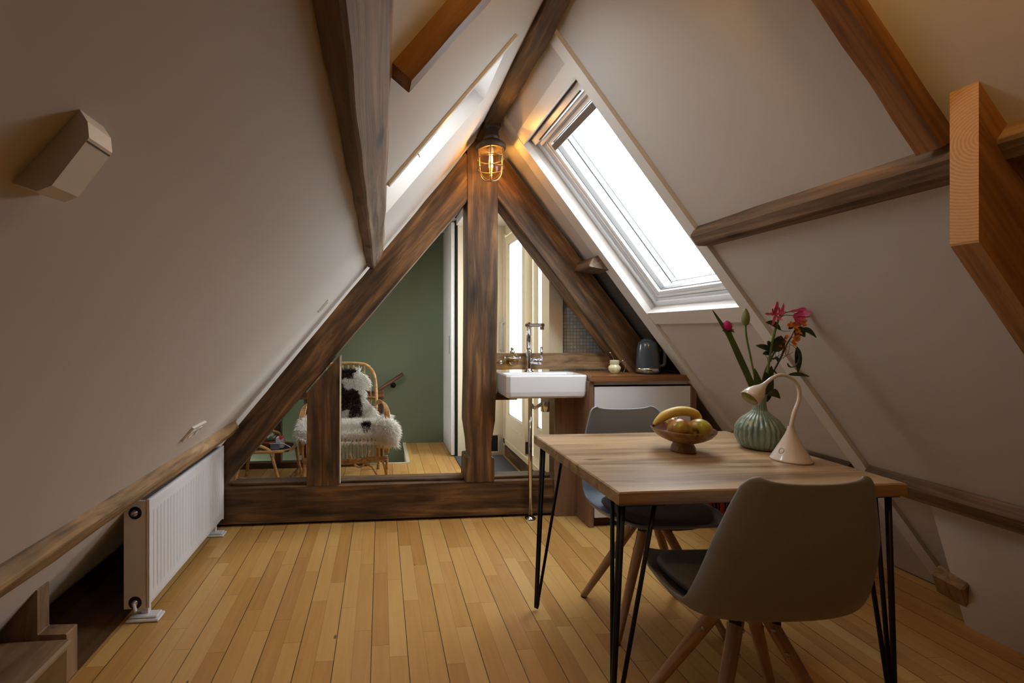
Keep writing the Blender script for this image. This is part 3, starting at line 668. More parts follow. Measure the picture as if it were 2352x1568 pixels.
b = MB(); b.lathe([(.022, bz0+.037), (.020, bz0+.040), (0, bz0+.040)], (1.02, 2.80, 0), 20); b.build('drain', CHROME, t)
t = thing('basin_tap', 'tall chrome mixer tap standing on the basin', 'tap', (.985, 2.955, .933))
b = MB(); b.lathe([(.032, 0), (.032, .006), (.022, .012), (.020, .03), (.0195, .145), (.017, .15), (0, .15)], (.985, 2.955, .932), 28); b.build('body', CHROME, t)
b = MB(); b.tube([(.985, 2.955, 1.07), (.985, 2.955, 1.262)], .0145, 20); b.box((.965, 2.85, 1.232), (1.005, 2.972, 1.255), bev=.004, rot=.75, piv=(.985, 2.955, 1.24)); b.build('spout', CHROME, t)
b = MB(); b.lathe([(.013, 0), (.013, -.022), (.010, -.024), (0, -.024)], (1.052, 2.888, 1.236), 16); b.build('aerator', CHROME, t)
b = MB(); b.tube([(.99, 2.955, 1.005), (1.045, 2.93, 1.005)], .022, 20); b.tube([(1.045, 2.93, 1.005), (1.062, 2.922, 1.005)], .024, 20); b.tube([(1.060, 2.923, 1.01), (1.060, 2.923, 1.10)], [.010, .008], 12); b.build('lever', CHROME, t)
t = thing('basin_drain_pipe', 'chrome drain pipe standing on the floor below the basin', 'pipe', (.955, 2.835, 0))
b = MB(); b.tube([(.955, 2.835, .004), (.955, 2.835, .79)], .013, 16); b.build('pipe', CHROME, t)
b = MB(); b.lathe([(.035, 0), (.034, .008), (.016, .014), (.0135, .02)], (.955, 2.835, 0), 24); b.build('floor_flange', CHROME, t)
b = MB(); b.tube([(1.04, 2.80, .79), (1.04, 2.80, .695)], .027, 24); b.tube(bez([(.958, 2.835, .74), (.975, 2.83, .715), (.99, 2.815, .72), (1.03, 2.80, .75)], 6), .011, 12); b.build('trap', CHROME, t)
# soap dispenser hanging at the rail
t = thing('soap_dispenser', 'round glass soap dispenser with yellow soap held on a chrome ring by the rail', 'dispenser', (.865, 2.94, .96))
sx_, sy_, sz_ = .868, 2.94, 1.015
b = MB(); b.lathe([(.0, -.052), (.018, -.048), (.034, -.035), (.041, -.012), (.042, .005), (.038, .02), (.028, .034), (.014, .044), (.012, .05)], (sx_, sy_, sz_), 28); b.build('globe', CLEARG, t)
b = MB(); b.lathe([(.0, -.050), (.017, -.046), (.033, -.033), (.0395, -.012), (.040, .0), (0, .0)], (sx_, sy_, sz_), 28); b.build('soap', SOAP, t)
b = MB(); b.tube([(sx_+.044*math.cos(a*PI/16), sy_+.044*math.sin(a*PI/16), sz_+.012) for a in range(32)], .003, 8, closed=True); b.tube([(sx_, sy_+.044, sz_+.012), (sx_, 2.984, sz_+.012)], .004, 8)
for q in (-1, 1): b.lathe([(0, 0), (.009, .002), (.009, .010), (0, .012)], (sx_+q*.046, sy_, sz_+.012), 14, axis=(q, 0, 0))
b.build('ring_holder', CHROME, t)
b = MB(); b.lathe([(.016, .044), (.017, .055), (.010, .060), (.009, .068), (.012, .074), (.006, .082), (0, .083)], (sx_, sy_, sz_), 20); b.build('cap', CHROME, t)
# cabinet
cx0, cx1, cf, ck = 1.268, 1.965, 2.67, 2.865
t = thing('base_cabinet', 'brown veneered cabinet with white fronts beside the basin', 'cabinet', (1.6, 2.75, 0))
b = MB(); b.box((cx0, cf, 0), (cx0+.03, ck, .895), bev=.001); b.build('side_panel', CABW, t, grain=(0, 0, 1))
b = MB(); b.box((cx1-.035, cf, 0), (cx1, ck-.02, .895), bev=.001); b.build('side_panel', CABW, t, grain=(0, 0, 1))
b = MB(); b.box((cx0+.03, ck-.02, .08), (cx1-.035, ck-.012, .895)); b.build('back_panel', CABW, t, grain=(1, 0, 0))
b = MB(); b.box((cx0+.034, cf+.02, .872), (cx1-.04, cf+.035, .895)); b.build('grip_rail', RADW, t)
for z0, z1 in ((.555, .862), (.06, .545)):
    b = MB(); b.box((cx0+.036, cf+.002, z0), (cx1-.038, cf+.020, z1), bev=.0015); b.build('drawer_front', RADW, t)
b = MB(); b.box((cx0+.03, cf+.035, 0), (cx1-.035, cf+.05, .06)); b.build('plinth', TIMBERD, t, grain=(1, 0, 0))
b = MB(); b.box((1.125, 2.853, .0), (1.268, 2.868, .79), bev=.001); one('side_board', 'tall brown veneer board below the basin between tie beam and cabinet', 'board', b, CABW, grain=(0, 0, 1))
b = MB(); b.prism([(1.279, 2.655), (1.985, 2.655), (1.985, 2.862), (1.62, 2.862), (1.62, 2.98), (1.279, 2.98)], .897, .932, 'z', 1, ch=.002)
one('counter_top', 'reddish brown wooden worktop over the cabinet, carrying the kettle', 'worktop', b, COUNTERW, grain=(1, 0, 0))
# kettle
kx, ky = 1.71, 2.775
t = thing('kettle', 'slate-grey electric kettle with steel base on the worktop', 'kettle', (kx, ky, .932))
b = MB(); b.lathe([(.073, 0), (.075, .004), (.075, .008), (.071, .012)], (kx, ky, .933), 32); b.build('power_base', BLACKP, t)
b = MB(); b.lathe([(.071, .010), (.074, .014), (.073, .034), (.0715, .036)], (kx, ky, .933), 36); b.build('steel_band', CHROME, t)
b = MB(); b.lathe([(.0715, .036), (.0715, .06), (.067, .14), (.063, .185), (.055, .203), (.040, .212), (0, .214)], (kx, ky, .933), 40); b.build('body', KETTLE, t)
b = MB(); b.lathe([(.041, .211), (.041, .2135), (.038, .216), (.030, .225), (0, .228)], (kx, ky, .933), 32); b.build('lid', KETTLE, t)
b = MB(); b.tube(bez([(kx+.045, ky-.03, 1.135), (kx+.075, ky-.045, 1.13), (kx+.083, ky-.048, 1.08), (kx+.083, ky-.048, 1.03), (kx+.078, ky-.045, .99), (kx+.055, ky-.035, .985)], 6), [.013]*31, 12, flat=.8); b.build('handle', KETTLE, t)
b = MB(); b.box((kx-.052, ky-.0525, .975), (kx-.028, ky-.051, .979), rot=-.75, piv=(kx-.04, ky-.052, .977)); 
b = MB(); b.box((kx-.035, ky-.0695, .976), (kx-.012, ky-.0670, .979), rot=-.33, piv=(kx-.024, ky-.068, .977)); b.build('maker_mark', STEEL, t)
t = thing('wall_socket', 'small white socket plate on the dark slope beside the kettle', 'socket', (1.83, 2.78, 1.09))
b = MB(); b.slab(RP, 2.785, 2.862, 1.756, 1.842, -.012, -.004); b.build('plate', TRIMW, t)
b = MB(); p0 = RP(2.81, 1.80, -.004)
b.lathe([(.0, .05), (.016, .045), (.022, .02), (.022, .0), (0, 0)], p0, 18, axis=Vector((-KR, 0, -1))); pl_ = p0+Vector((-KR, 0, -1)).normalized()*.05
b.tube(bez([pl_, pl_+Vector((.0, -.01, -.04)), (1.85, 2.77, 1.0), (1.90, 2.76, .95), (1.93, 2.745, .940), (1.90, 2.735, .938), (1.83, 2.78, .95), (kx+.07, ky+.02, .940)], 8), .0045, 8)
tag(b.build('power_cord', BLACKP, [o for o in bpy.data.objects if o.name == 'kettle'][0]), 'black plug and looping cord')
# creamer and dish
t = thing('creamer_jug', 'small cream ceramic jug with metal lid on the worktop', 'jug', (1.50, 2.80, .932))
b = MB(); b.lathe([(0, 0), (.022, 0), (.024, .004), (.034, .018), (.038, .034), (.036, .044), (.028, .052), (.026, .058)], (1.50, 2.80, .933), 28); b.build('pot', CREAMJ, t)
b = MB(); b.lathe([(.027, .058), (.029, .062), (.028, .078), (.030, .082), (.026, .084), (.024, .07), (0, .06)], (1.50, 2.80, .933), 28); b.build('rim', CREAMJ, t)
b = MB(); b.tube(bez([(1.505, 2.80, .975), (1.49, 2.795, 1.03), (1.468, 2.79, 1.065)], 6), .0014, 6); b.lathe([(0, .004), (.006, .002), (.006, -.002), (0, -.004)], (1.466, 2.79, 1.066), 10); b.build('spoon', CHROME, t)
b = MB(); b.tube(bez([(1.525, 2.795, 1.0), (1.545, 2.785, 1.012), (1.563, 2.78, 1.0), (1.56, 2.78, .965), (1.55, 2.78, .940)], 6), .0016, 6); b.lathe([(.0, .008), (.008, 0), (0, -.002)], (1.548, 2.785, 1.012), 10); b.build('wire_clasp', CHROME, t)

# ------------------------------------------------------------------ dining table
t = thing('dining_table', 'oak slab dining table on black hairpin legs', 'table', (1.12, 1.58, 0))
tx0, tx1, ty0, ty1, tz0, tz1 = .668, 1.568, 1.222, 1.938, .710, .750
b = MB(); n = 60; rows = []
def edge_rows():
    out = []
    for (z, ins) in ((tz0, .004), (tz0+.003, .0), (tz1-.004, .0), (tz1, .004)):
        row = []
        for i in range(n+1):
            x = tx0+ins+(tx1-tx0-2*ins)*i/n; w_ = noise.noise(Vector((x*9, z*14, 1)))*.0035
            row.append((x, ty0+ins+w_, z))
        for i in range(n+1):
            x = tx1-ins-(tx1-tx0-2*ins)*i/n; w_ = noise.noise(Vector((x*7, z*14, 5)))*.003
            row.append((x, ty1-ins+w_, z))
        out.append(row)
    return out
er = edge_rows(); b.grid(er, smooth=False, closeu=True); N2 = 2*(n+1)
for base in (0, 3*N2):
    for i in range(n): b.f.append([base+i, base+i+1, base+N2-2-i, base+N2-1-i]); b.m.append(0); b.sm.append(False)
b.build('tabletop', OAK, t, grain=(1, 0, 0))
# drying cracks in the oak
for (x, y, l, a) in ((.93, 1.40, .07, .35), (1.02, 1.335, .12, .05), (1.15, 1.50, .16, -.04), (.86, 1.55, .14, .06), (1.24, 1.31, .1, .1)): pass
for (px, py, dx, dy) in ((tx0, ty0, 1, 1), (tx1, ty0, -1, 1), (tx0, ty1, 1, -1), (tx1, ty1, -1, -1)):
    b = MB(); f = Vector((px-dx*.004, py+dy*.035, .007)); r = .0062
    A = Vector((px+dx*.028, py+dy*.028, tz0-.004)); B_ = Vector((px+dx*.125, py+dy*.030, tz0-.004)); Cc = Vector((px+dx*.020, py+dy*.075, tz0-.004))
    for p, q in ((A, B_), (A+Vector((-.006*dx, .01*dy, 0)), Cc)):
        m1 = f+Vector((dx*.004, 0, 0)); u1 = (p-f).normalized(); u2 = (q-f).normalized()
        b.tube([p, f+u1*.05, f+u1*.022, f+u1*.008+Vector((0, 0, -.001)), f+u2*.008+Vector((dx*.004, dy*.004, -.001)), f+u2*.022+Vector((dx*.006, dy*.004, 0)), f+u2*.05+Vector((dx*.004, dy*.003, 0)), q], r, 10)
    leg = b.build('leg', BLACKS, t)
    b = MB(); b.prism([(px+dx*.012, py+dy*.012), (px+dx*.145, py+dy*.012), (px+dx*.145, py+dy*.03), (px+dx*.03, py+dy*.09), (px+dx*.012, py+dy*.09)], tz0-.005, tz0, 'z', 1); b.build('mounting_plate', BLACKS, t)

# ------------------------------------------------------------------ dining chairs
def make_chair():
    t = thing('dining_chair', 'x', 'chair', (0, 0, 0), 0, None, world=False)
    key = [(0, .208, .462, .150, .006), (.05, .204, .465, .182, .014), (.14, .168, .453, .214, .032), (.26, .10, .437, .234, .046), (.38, .03, .428, .240, .050), (.48, -.045, .426, .240, .050),
           (.56, -.110, .434, .240, .056), (.63, -.158, .462, .240, .066), (.69, -.186, .512, .236, .068), (.76, -.204, .585, .228, .058), (.84, -.220, .675, .214, .048), (.91, -.228, .768, .186, .036), (.96, -.232, .824, .166, .026), (.985, -.233, .841, .149, .019), (1, -.233, .847, .128, .013)]
    def at(tt):
        for i in range(len(key)-1):
            if key[i][0] <= tt <= key[i+1][0]+1e-9:
                a, c = key[i], key[i+1]; f = (tt-a[0])/(c[0]-a[0]); return [a[k]+(c[k]-a[k])*f for k in range(1, 5)]
    rows = []; T = [i/44 for i in range(45)]+[]
    T = sorted(set(T+[.985, .96, .02, .05]))
    sm_ = []
    for tt in T:
        y, z, hw, cu = at(tt); y2, z2 = at(min(1, tt+.03))[:2]; y1, z1 = at(max(0, tt-.03))[:2]
        d = Vector((y2-y1, z2-z1)).normalized(); nn = Vector((d.y, -d.x))      # towards the sitter
        if nn.y < 0 and tt < .5: nn = -nn
        if nn.x < 0 and tt >= .7: nn = -nn
        sm_.append((y, z, hw, cu, nn))
    for (y, z, hw, cu, nn), tt in zip(sm_, T):
        row = []
        for i in range(25):
            u = -1+2*i/24; k = abs(u)**2.6*cu; x = hw*math.sin(u*PI/2*.92)/math.sin(PI/2*.92)
            dz = (.016*(abs(u)**2)-.010) * max(0, (tt-.8)/.2)
            row.append((x, y+nn.x*k, z+nn.y*k+dz))
        rows.append(row)
    b = MB(); b.grid(rows); sh = b.build('shell', SHELL, t, recalc=False)
    md = sh.modifiers.new('thick', 'SOLIDIFY'); md.thickness = .009; md.offset = 0; md2 = sh.modifiers.new('s', 'SUBSURF'); md2.levels = 1; md2.render_levels = 2
    # pad
    b = MB(); rr = []
    for (f, z) in ((.0, .012), (.5, .014), (.8, .012), (.93, .004), (.985, -.008), (1.0, -.018), (.97, -.026)):
        row = []
        for i in range(36):
            a = 2*PI*i/36; ca, sa = math.cos(a), math.sin(a); e = .75
            x = .205*f*math.copysign(abs(ca)**e, ca); y = .04+.158*f*math.copysign(abs(sa)**e, sa)
            base = .468 + .30*max(0, (y-.14))*.3 + .035*(x/.22)**2
            row.append((x, y, base+z))
        rr.append(row)
    b.grid(rr, closeu=True); b.build('seat_pad', PAD, t)
    b = MB()
    for a in (.68, PI-.68): 
        c, s_ = math.cos(a), math.sin(a); b.prism([(-.085, -.014), (.085, -.014), (.085, .014), (-.085, .014)], .385, .408, 'z'); 
        for i in range(8): b.v[-1-i] = Matrix.Rotation(a, 3, 'Z') @ b.v[-1-i]
    b.lathe([(.05, .402), (.05, .426), (0, .428)], (0, 0, 0), 20); b.build('bracket', BLACKS, t)
    for k, a in enumerate((.62, PI-.62, PI+.62, -.62)):
        c, s_ = math.cos(a), math.sin(a)
        p0 = Vector((c*.045, s_*.045, .408)); p1 = Vector((c*.27, s_*.27, .004)); d = (p1-p0)
        b = MB(); b.tube([p0, p0+d*.05, p0+d*.3, p0+d*.97, p1], [.016, .019, .0185, .0135, .012], 16)
        lg = b.build('leg', BEECH, t, grain=d, origin=p0)
        side = Vector((-s_, c, 0))
        for f in (.10, .24):
            b = MB(); q = p0+d*f; b.lathe([(.0, .0215), (.006, .021), (.006, .0175), (.003, .017), (.003, -.017), (.006, -.0175), (.006, -.021), (.0, -.0215)], (0, 0, 0), 12, axis=side)
            o = b.build('screw', STEEL, None, origin=(0, 0, 0)); o.parent = lg; o.matrix_basis = lg.matrix_basis.inverted() @ Matrix.Translation(q)
        b = MB(); b.tube([p1-d*.012, p1+Vector((0, 0, -.004))], .0125, 12); b.build('glide', BLACKP, t)
    return t
ch = make_chair()
ch['label'] = 'dark grey shell chair in the foreground, its back to us, in front of the table'
ch.matrix_basis = Matrix.Translation((1.055, 1.235, 0)) @ Matrix.Rotation(math.radians(-3), 4, 'Z'); ch['group'] = 'shell chairs at the table'
ch2 = copy_tree(ch); ch2['label'] = 'blue-grey shell chair facing us from behind the table, seat tucked under it'
ch2.matrix_basis = Matrix.Translation((1.13, 1.82, 0)) @ Matrix.Rotation(math.radians(178), 4, 'Z')

# ------------------------------------------------------------------ fruit bowl
bx, by = 1.142, 1.625
t = thing('fruit_bowl', 'footed turned wooden fruit bowl with dark inside on the table', 'bowl', (bx, by, .75))
b = MB(); b.lathe([(0, 0), (.042, 0), (.043, .004), (.041, .016), (.036, .028), (.030, .034), (.05, .038), (.075, .049), (.095, .062), (.108, .078), (.111, .085), (.109, .087)], (bx, by, .7502), 48); b.build('outside', BOWLW, t, grain=(0, 0, 1), origin=(bx, by, .75))
b = MB(); b.lathe([(.109, .087), (.106, .083), (.090, .066), (.068, .054), (.04, .046), (0, .043)], (bx, by, .7502), 48); b.build('inside', BOWLIN, t)
def apple(cx_, cy_, cz_, r, tilt, lb):
    t = thing('apple', lb, 'apple', (cx_, cy_, cz_-r*.9), 0, 'fruit in the wooden bowl', world=False)
    R = Matrix.Rotation(tilt[0], 3, 'X') @ Matrix.Rotation(tilt[1], 3, 'Y'); b = MB(); prof = []
    for k in range(21):
        a = -PI/2+PI*k/20; rr = r*math.cos(a)*(1+.06*math.sin(a)); z = r*.92*math.sin(a)
        if math.cos(a) < .45: z *= 1-.30*(1-math.cos(a)/.45)**1.6
        prof.append((rr, z))
    b.lathe(prof, (0, 0, 0), 28); b.v = [R @ p+Vector((0, 0, r*.9)) for p in b.v]; b.build('flesh', APPLE, t)
    b = MB(); b.tube([R @ Vector((0, 0, r*.62))+Vector((0, 0, r*.9)), R @ Vector((.003, 0, r*1.0))+Vector((0, 0, r*.9))], .0014, 6); b.build('stalk', DARKB, t)
apple(1.104, 1.592, .838, .0435, (1.9, .1), 'red and yellow apple on the left in the wooden bowl')
apple(1.187, 1.594, .836, .042, (1.8, -.9), 'greenish apple on the right in the wooden bowl')
apple(1.142, 1.672, .838, .034, (.3, .1), 'dark red apple half hidden behind the two others in the bowl')
t = thing('banana', 'ripe speckled banana arching over the apples in the bowl', 'banana', (1.14, 1.65, .85), 0, 'fruit in the wooden bowl')
P_ = bez([(1.040, 1.648, .846), (1.058, 1.650, .862), (1.095, 1.652, .884), (1.142, 1.652, .896), (1.188, 1.648, .893), (1.212, 1.640, .876), (1.211, 1.622, .858)], 6)
n = len(P_); rs = [.018*min(1, (.28+2.6*(i/(n-1)))) * min(1, (.30+2.8*(1-i/(n-1)))) for i in range(n)]
b = MB(); b.tube(P_, rs, 10); b.build('peel', BANANA, t)
b = MB(); b.tube([P_[0]+Vector((-.004, 0, -.005)), P_[1]], [.003, .0055], 8); b.build('tip', DARKB, t)
b = MB(); b.tube([P_[-1], P_[-1]+Vector((.006, -.012, -.014)), P_[-1]+Vector((.016, -.02, -.020))], [.006, .005, .006], 8); b.build('stem', DARKB, t)

# ------------------------------------------------------------------ vase
vx, vy = 1.467, 1.64
t = thing('vase', 'celadon green ribbed bottle vase with a narrow neck holding the flowers', 'vase', (vx, vy, .75))
prof = [(0, 0), (.048, 0), (.058, .004), (.069, .016), (.077, .034), (.080, .056), (.078, .078), (.072, .096), (.061, .112), (.047, .125), (.033, .137), (.024, .148), (.021, .162), (.020, .18), (.0215, .20), (.0235, .209), (.0215, .210), (.017, .2)]
NR = 26
def ribs(a, j, z):
    if z < .004: return 1
    w_ = math.sin(z*170)*.22 if z < .11 else 0
    amp = .085 if z < .12 else .07
    return 1+amp*(abs(math.cos((a*NR/2)+w_*((-1)**int(a/(2*PI)*NR*1.0))))-.5)+(.012*math.sin(z*170) if z < .13 else 0)
b = MB(); pf = []
for i in range(len(prof)-1):
    (r0, z0), (r1, z1) = prof[i], prof[i+1]
    for k in range(5): pf.append((r0+(r1-r0)*k/5, z0+(z1-z0)*k/5))
pf.append(prof[-1]); b.lathe(pf, (vx, vy, .7502), 26*8, rf=ribs); b.build('body', CELADON, t)

# ------------------------------------------------------------------ flowers in the vase
def leaf(mb, p0, p1, w_, droop=0, mi=0, up=(0, -1, .2), n=10, fold=.25):
    p0, p1 = Vector(p0), Vector(p1); d = p1-p0; up = Vector(up); s_ = d.cross(up).normalized(); nn = s_.cross(d).normalized()
    rows = []
    for i in range(n+1):
        f = i/n; wd = 1.35*w_*math.sin(PI*min(1, f**.8*.97+.02))**.8; c = p0+d*f+Vector((0, 0, -droop*4*f*(1-f)))*1.0+Vector((0, 0, -droop*f*f))
        rows.append([c-s_*wd+nn*wd*fold, c-s_*wd*.5+nn*wd*fold*.3, c, c+s_*wd*.5+nn*wd*fold*.3, c+s_*wd+nn*wd*fold])
    mb.grid(rows, mi); return mb
OLD = set(bpy.data.objects)
vx, vy = 1.535, 1.70
t = thing('tulip', 'closed green tulip bud on a tall curved stem in the vase', 'flower', (vx, vy, .78))
b = MB(); b.tube(bez([(1.53, 1.70, .80), (1.522, 1.70, .95), (1.505, 1.70, 1.03), (1.485, 1.70, 1.12), (1.470, 1.70, 1.19), (1.466, 1.70, 1.238)], 8), .0034, 8); b.build('stem', STEM, t)
b = MB(); b.lathe([(.002, 0), (.010, .004), (.0145, .02), (.015, .035), (.011, .052), (.005, .066), (0, .070)], (1.466, 1.70, 1.236), 18, rf=lambda a, j, z: 1+.10*abs(math.cos(a*1.5))-.05); b.build('bud', BUDG, t)
b = MB(); leaf(b, (1.528, 1.695, .90), (1.496, 1.69, 1.065), .017); leaf(b, (1.522, 1.70, .93), (1.470, 1.69, .985), .004); b.build('leaf', GREENB, t)
t = thing('ranunculus', 'magenta flower bud beside a long strap leaf at the left of the bouquet', 'flower', (vx-.004, vy, .78))
b = MB(); b.tube(bez([(1.525, 1.71, .80), (1.505, 1.71, .95), (1.475, 1.71, 1.03), (1.435, 1.71, 1.15), (1.404, 1.71, 1.222)], 8), .003, 8); b.build('stem', STEM, t)
b = MB(); b.lathe([(.002, 0), (.012, .003), (.0175, .014), (.017, .026), (.011, .037), (.004, .043), (0, .044)], (1.402, 1.71, 1.215), 18, axis=(-.35, 0, 1), rf=lambda a, j, z: 1+.06*math.cos(a*3+z*80)); b.build('petals', MAGENTA, t)
b = MB()
for a in (0, 1.3, 2.6, 3.9, 5.2): leaf(b, (1.402, 1.71, 1.217), (1.402+.022*math.cos(a), 1.71+.022*math.sin(a), 1.212+.006*math.cos(a*2)), .004)
b.build('sepals', GREENB, t)
b = MB(); P_ = [(1.515, 1.69, .93), (1.478, 1.688, 1.01), (1.436, 1.69, 1.10), (1.400, 1.70, 1.19), (1.370, 1.71, 1.245), (1.341, 1.72, 1.298)]; P_ = bez(P_, 6)
rows = []
for i, p in enumerate(P_):
    f = i/(len(P_)-1); wd = .017*math.sin(PI*(f*.86+.13))**.7*(1-.35*f); rows.append([p+Vector((-wd*.9, 0, -wd*.35)), p+Vector((0, .004, 0)), p+Vector((wd*.9, 0, wd*.35))])
b.grid(rows); one('strap_leaf', 'long broad green strap leaf leaning left out of the vase', 'leaf', b, GREENB)
t = thing('nerine', 'pink spidery nerine flower heads on a thick green stem in the vase', 'flower', (vx+.004, vy, .78))
b = MB(); b.tube(bez([(1.535, 1.70, .80), (1.54, 1.695, .95), (1.552, 1.69, 1.05), (1.572, 1.69, 1.17), (1.598, 1.69, 1.262)], 8), .0045, 10)
b.tube(bez([(1.598, 1.69, 1.262), (1.62, 1.685, 1.285), (1.64, 1.68, 1.292)], 6), .002, 6); b.tube(bez([(1.598, 1.69, 1.262), (1.625, 1.69, 1.278), (1.655, 1.685, 1.276)], 6), .002, 6)
b.tube([(1.598, 1.69, 1.262), (1.60, 1.685, 1.285)], .002, 6); b.tube([(1.598, 1.69, 1.262), (1.58, 1.68, 1.274)], .002, 6); b.build('stem', STEM, t)
def petal(mb, c, d, L, w_, curl):
    c, d = Vector(c), Vector(d).normalized(); rows = []; up = Vector((0, 0, 1)); s_ = d.cross(Vector((0, -1, .3))).normalized(); nn = s_.cross(d)
    n_ = 10; p = c.copy(); dd = d.copy()
    for i in range(n_+1):
        f = i/n_; wd = w_*math.sin(PI*(f*.9+.07))**.7
        wv = Vector((0, 0, 1))*.0015*math.sin(f*14)
        rows.append([p-s_*wd+nn*wd*.3+wv, p.copy(), p+s_*wd+nn*wd*.3-wv]); p = p+dd*(L/n_); dd = (Matrix.Rotation(curl*f*2/n_, 3, s_) @ dd)
    mb.grid(rows)
b = MB()
c1 = (1.580, 1.685, 1.280)
for d, L, cu in (((-1, -.3, .05), .06, -.3), ((-.8, -.2, .7), .062, 2.2), ((-.3, -.2, 1), .05, 1.6), ((-.6, -.4, -.9), .058, -.3), ((.2, -.6, -.9), .045, 1.5), ((.6, -.5, .2), .04, 1.6), ((.3, .1, 1), .055, .2), ((.05, -.1, 1), .052, 0.)): petal(b, c1, d, L, .006, cu)
for d, L, cu in (((.2, 0, 1), .058, .2), ((-.25, 0, 1), .045, .1)): petal(b, (1.604, 1.685, 1.268), d, L, .0065, cu)
c2 = (1.640, 1.68, 1.292)
for d, L, cu in (((1, 0, .1), .085, .2), ((1, -.2, .22), .08, -.3)): petal(b, c2, d, L, .0055, cu)
c3 = (1.657, 1.685, 1.276)
for d, L, cu in (((1, -.1, -.5), .055, .9), ((.8, -.2, -.9), .06, .2), ((1, -.2, .1), .07, 2.4), ((1, .1, -.2), .065, 1.8), ((.4, -.2, -1), .05, -.3), ((.9, 0, .4), .06, 2.6)): petal(b, c3, d, L, .006, cu)
b.build('petals', PINK, t)
b = MB()
for d in ((.7, -.2, .1), (.8, -.2, -.05), (.75, -.1, -.2)): b.tube([c3, Vector(c3)+Vector(d)*.05], .0007, 5); b.lathe([(0, -.003), (.002, 0), (0, .003)], Vector(c3)+Vector(d)*.05, 6)
b.build('stamens', MAGENTA, t)
t = thing('orange_spray', 'woody flower branch with orange blossoms and long leaves at the right of the bouquet', 'flower', (vx+.006, vy, .78))
br = bez([(1.54, 1.705, .80), (1.545, 1.705, .95), (1.575, 1.70, 1.03), (1.615, 1.70, 1.10), (1.645, 1.70, 1.16), (1.665, 1.70, 1.19)], 8)
b = MB(); b.tube(br, [.0034]*30+[.0026]*(len(br)-30), 8)
b.tube(bez([(1.665, 1.70, 1.19), (1.675, 1.695, 1.22), (1.69, 1.69, 1.25)], 5), .0018, 6); b.tube(bez([(1.655, 1.70, 1.175), (1.69, 1.70, 1.15), (1.70, 1.70, 1.12)], 5), .001, 6)
b.tube(bez([(1.66, 1.70, 1.215), (1.625, 1.69, 1.213), (1.61, 1.69, 1.218)], 5), .001, 6); b.tube(bez([(1.55, 1.70, 1.02), (1.60, 1.69, 1.034), (1.64, 1.69, 1.038)], 5), .001, 6); b.build('branch', STEMD, t)
b = MB()
def blossoms(mb, c, n_, R_, sz):
    for i in range(n_):
        d = Vector((random.gauss(0, 1), random.gauss(0, .6), random.gauss(0, 1))); d = d.normalized()*R_*random.uniform(.4, 1); p = Vector(c)+d
        ax = Vector((random.uniform(-.6, .6), -1, random.uniform(-.3, .8))).normalized(); R = frame_from(ax)
        for k in range(5):
            a = 2*PI*k/5+random.random()*.3; q = R @ Vector((.3*sz, sz*math.cos(a), sz*math.sin(a))); w2 = R @ Vector((.1*sz, sz*.5*math.cos(a+.55), sz*.5*math.sin(a+.55))); w3 = R @ Vector((.1*sz, sz*.5*math.cos(a-.55), sz*.5*math.sin(a-.55)))
            mb.add([p, p+w2, p+q, p+w3], [(0, 1, 2, 3)], 0)
for c, k, R_ in (((1.700, 1.69, 1.248), 26, .020), ((1.668, 1.69, 1.236), 20, .016), ((1.650, 1.69, 1.238), 8, .010), ((1.680, 1.69, 1.212), 14, .012), ((1.678, 1.69, 1.185), 14, .012), ((1.667, 1.69, 1.168), 8, .010), ((1.640, 1.695, 1.19), 5, .005)): blossoms(b, c, k, R_, .009)
b.build('blossoms', ORANGE, t, recalc=False)
b = MB()
for p0, p1, w_, dr in (((1.61, 1.69, 1.218), (1.535, 1.68, 1.236), .010, -.012), ((1.695, 1.69, 1.222), (1.765, 1.69, 1.172), .009, -.014), ((1.69, 1.70, 1.22), (1.68, 1.69, 1.185), .012, 0), ((1.68, 1.69, 1.23), (1.715, 1.69, 1.19), .013, 0),
                      ((1.690, 1.70, 1.15), (1.684, 1.69, 1.045), .012, 0), ((1.64, 1.69, 1.038), (1.725, 1.68, 1.022), .006, -.008), ((1.66, 1.69, 1.235), (1.642, 1.69, 1.222), .006, 0)): leaf(b, p0, p1, w_, dr)
b.tube(bez([(1.66, 1.70, 1.16), (1.682, 1.695, 1.14), (1.684, 1.69, 1.10), (1.668, 1.69, 1.072), (1.648, 1.69, 1.07), (1.638, 1.69, 1.085)], 6), [.002+.006*math.sin(PI*i/30)*(i > 8) for i in range(31)], 8, flat=.3)
b.build('leaves', GREENL, t)
t = thing('wilted_hydrangea', 'wilting dusty red flower cluster with dark leaves in the middle of the bouquet', 'flower', (vx+.002, vy+.008, .78))
b = MB(); b.tube(bez([(1.53, 1.712, .80), (1.54, 1.712, .95), (1.555, 1.71, 1.04), (1.59, 1.71, 1.11), (1.615, 1.71, 1.15)], 8), .003, 8)
for k in range(9): b.tube(bez([(1.585, 1.71, 1.10), (1.56+.012*k, 1.70, 1.105+.008*(k % 3)), (1.545+.016*k, 1.70, 1.13+.012*(k % 4))], 4), .0008, 5)
b.build('branch', STEMD, t)
b = MB(); blossoms(b, (1.618, 1.70, 1.165), 60, .026, .008); blossoms(b, (1.60, 1.70, 1.14), 14, .016, .007); blossoms(b, (1.565, 1.70, 1.165), 6, .008, .006); b.build('blossoms', DUSTRED, t, recalc=False)
b = MB()
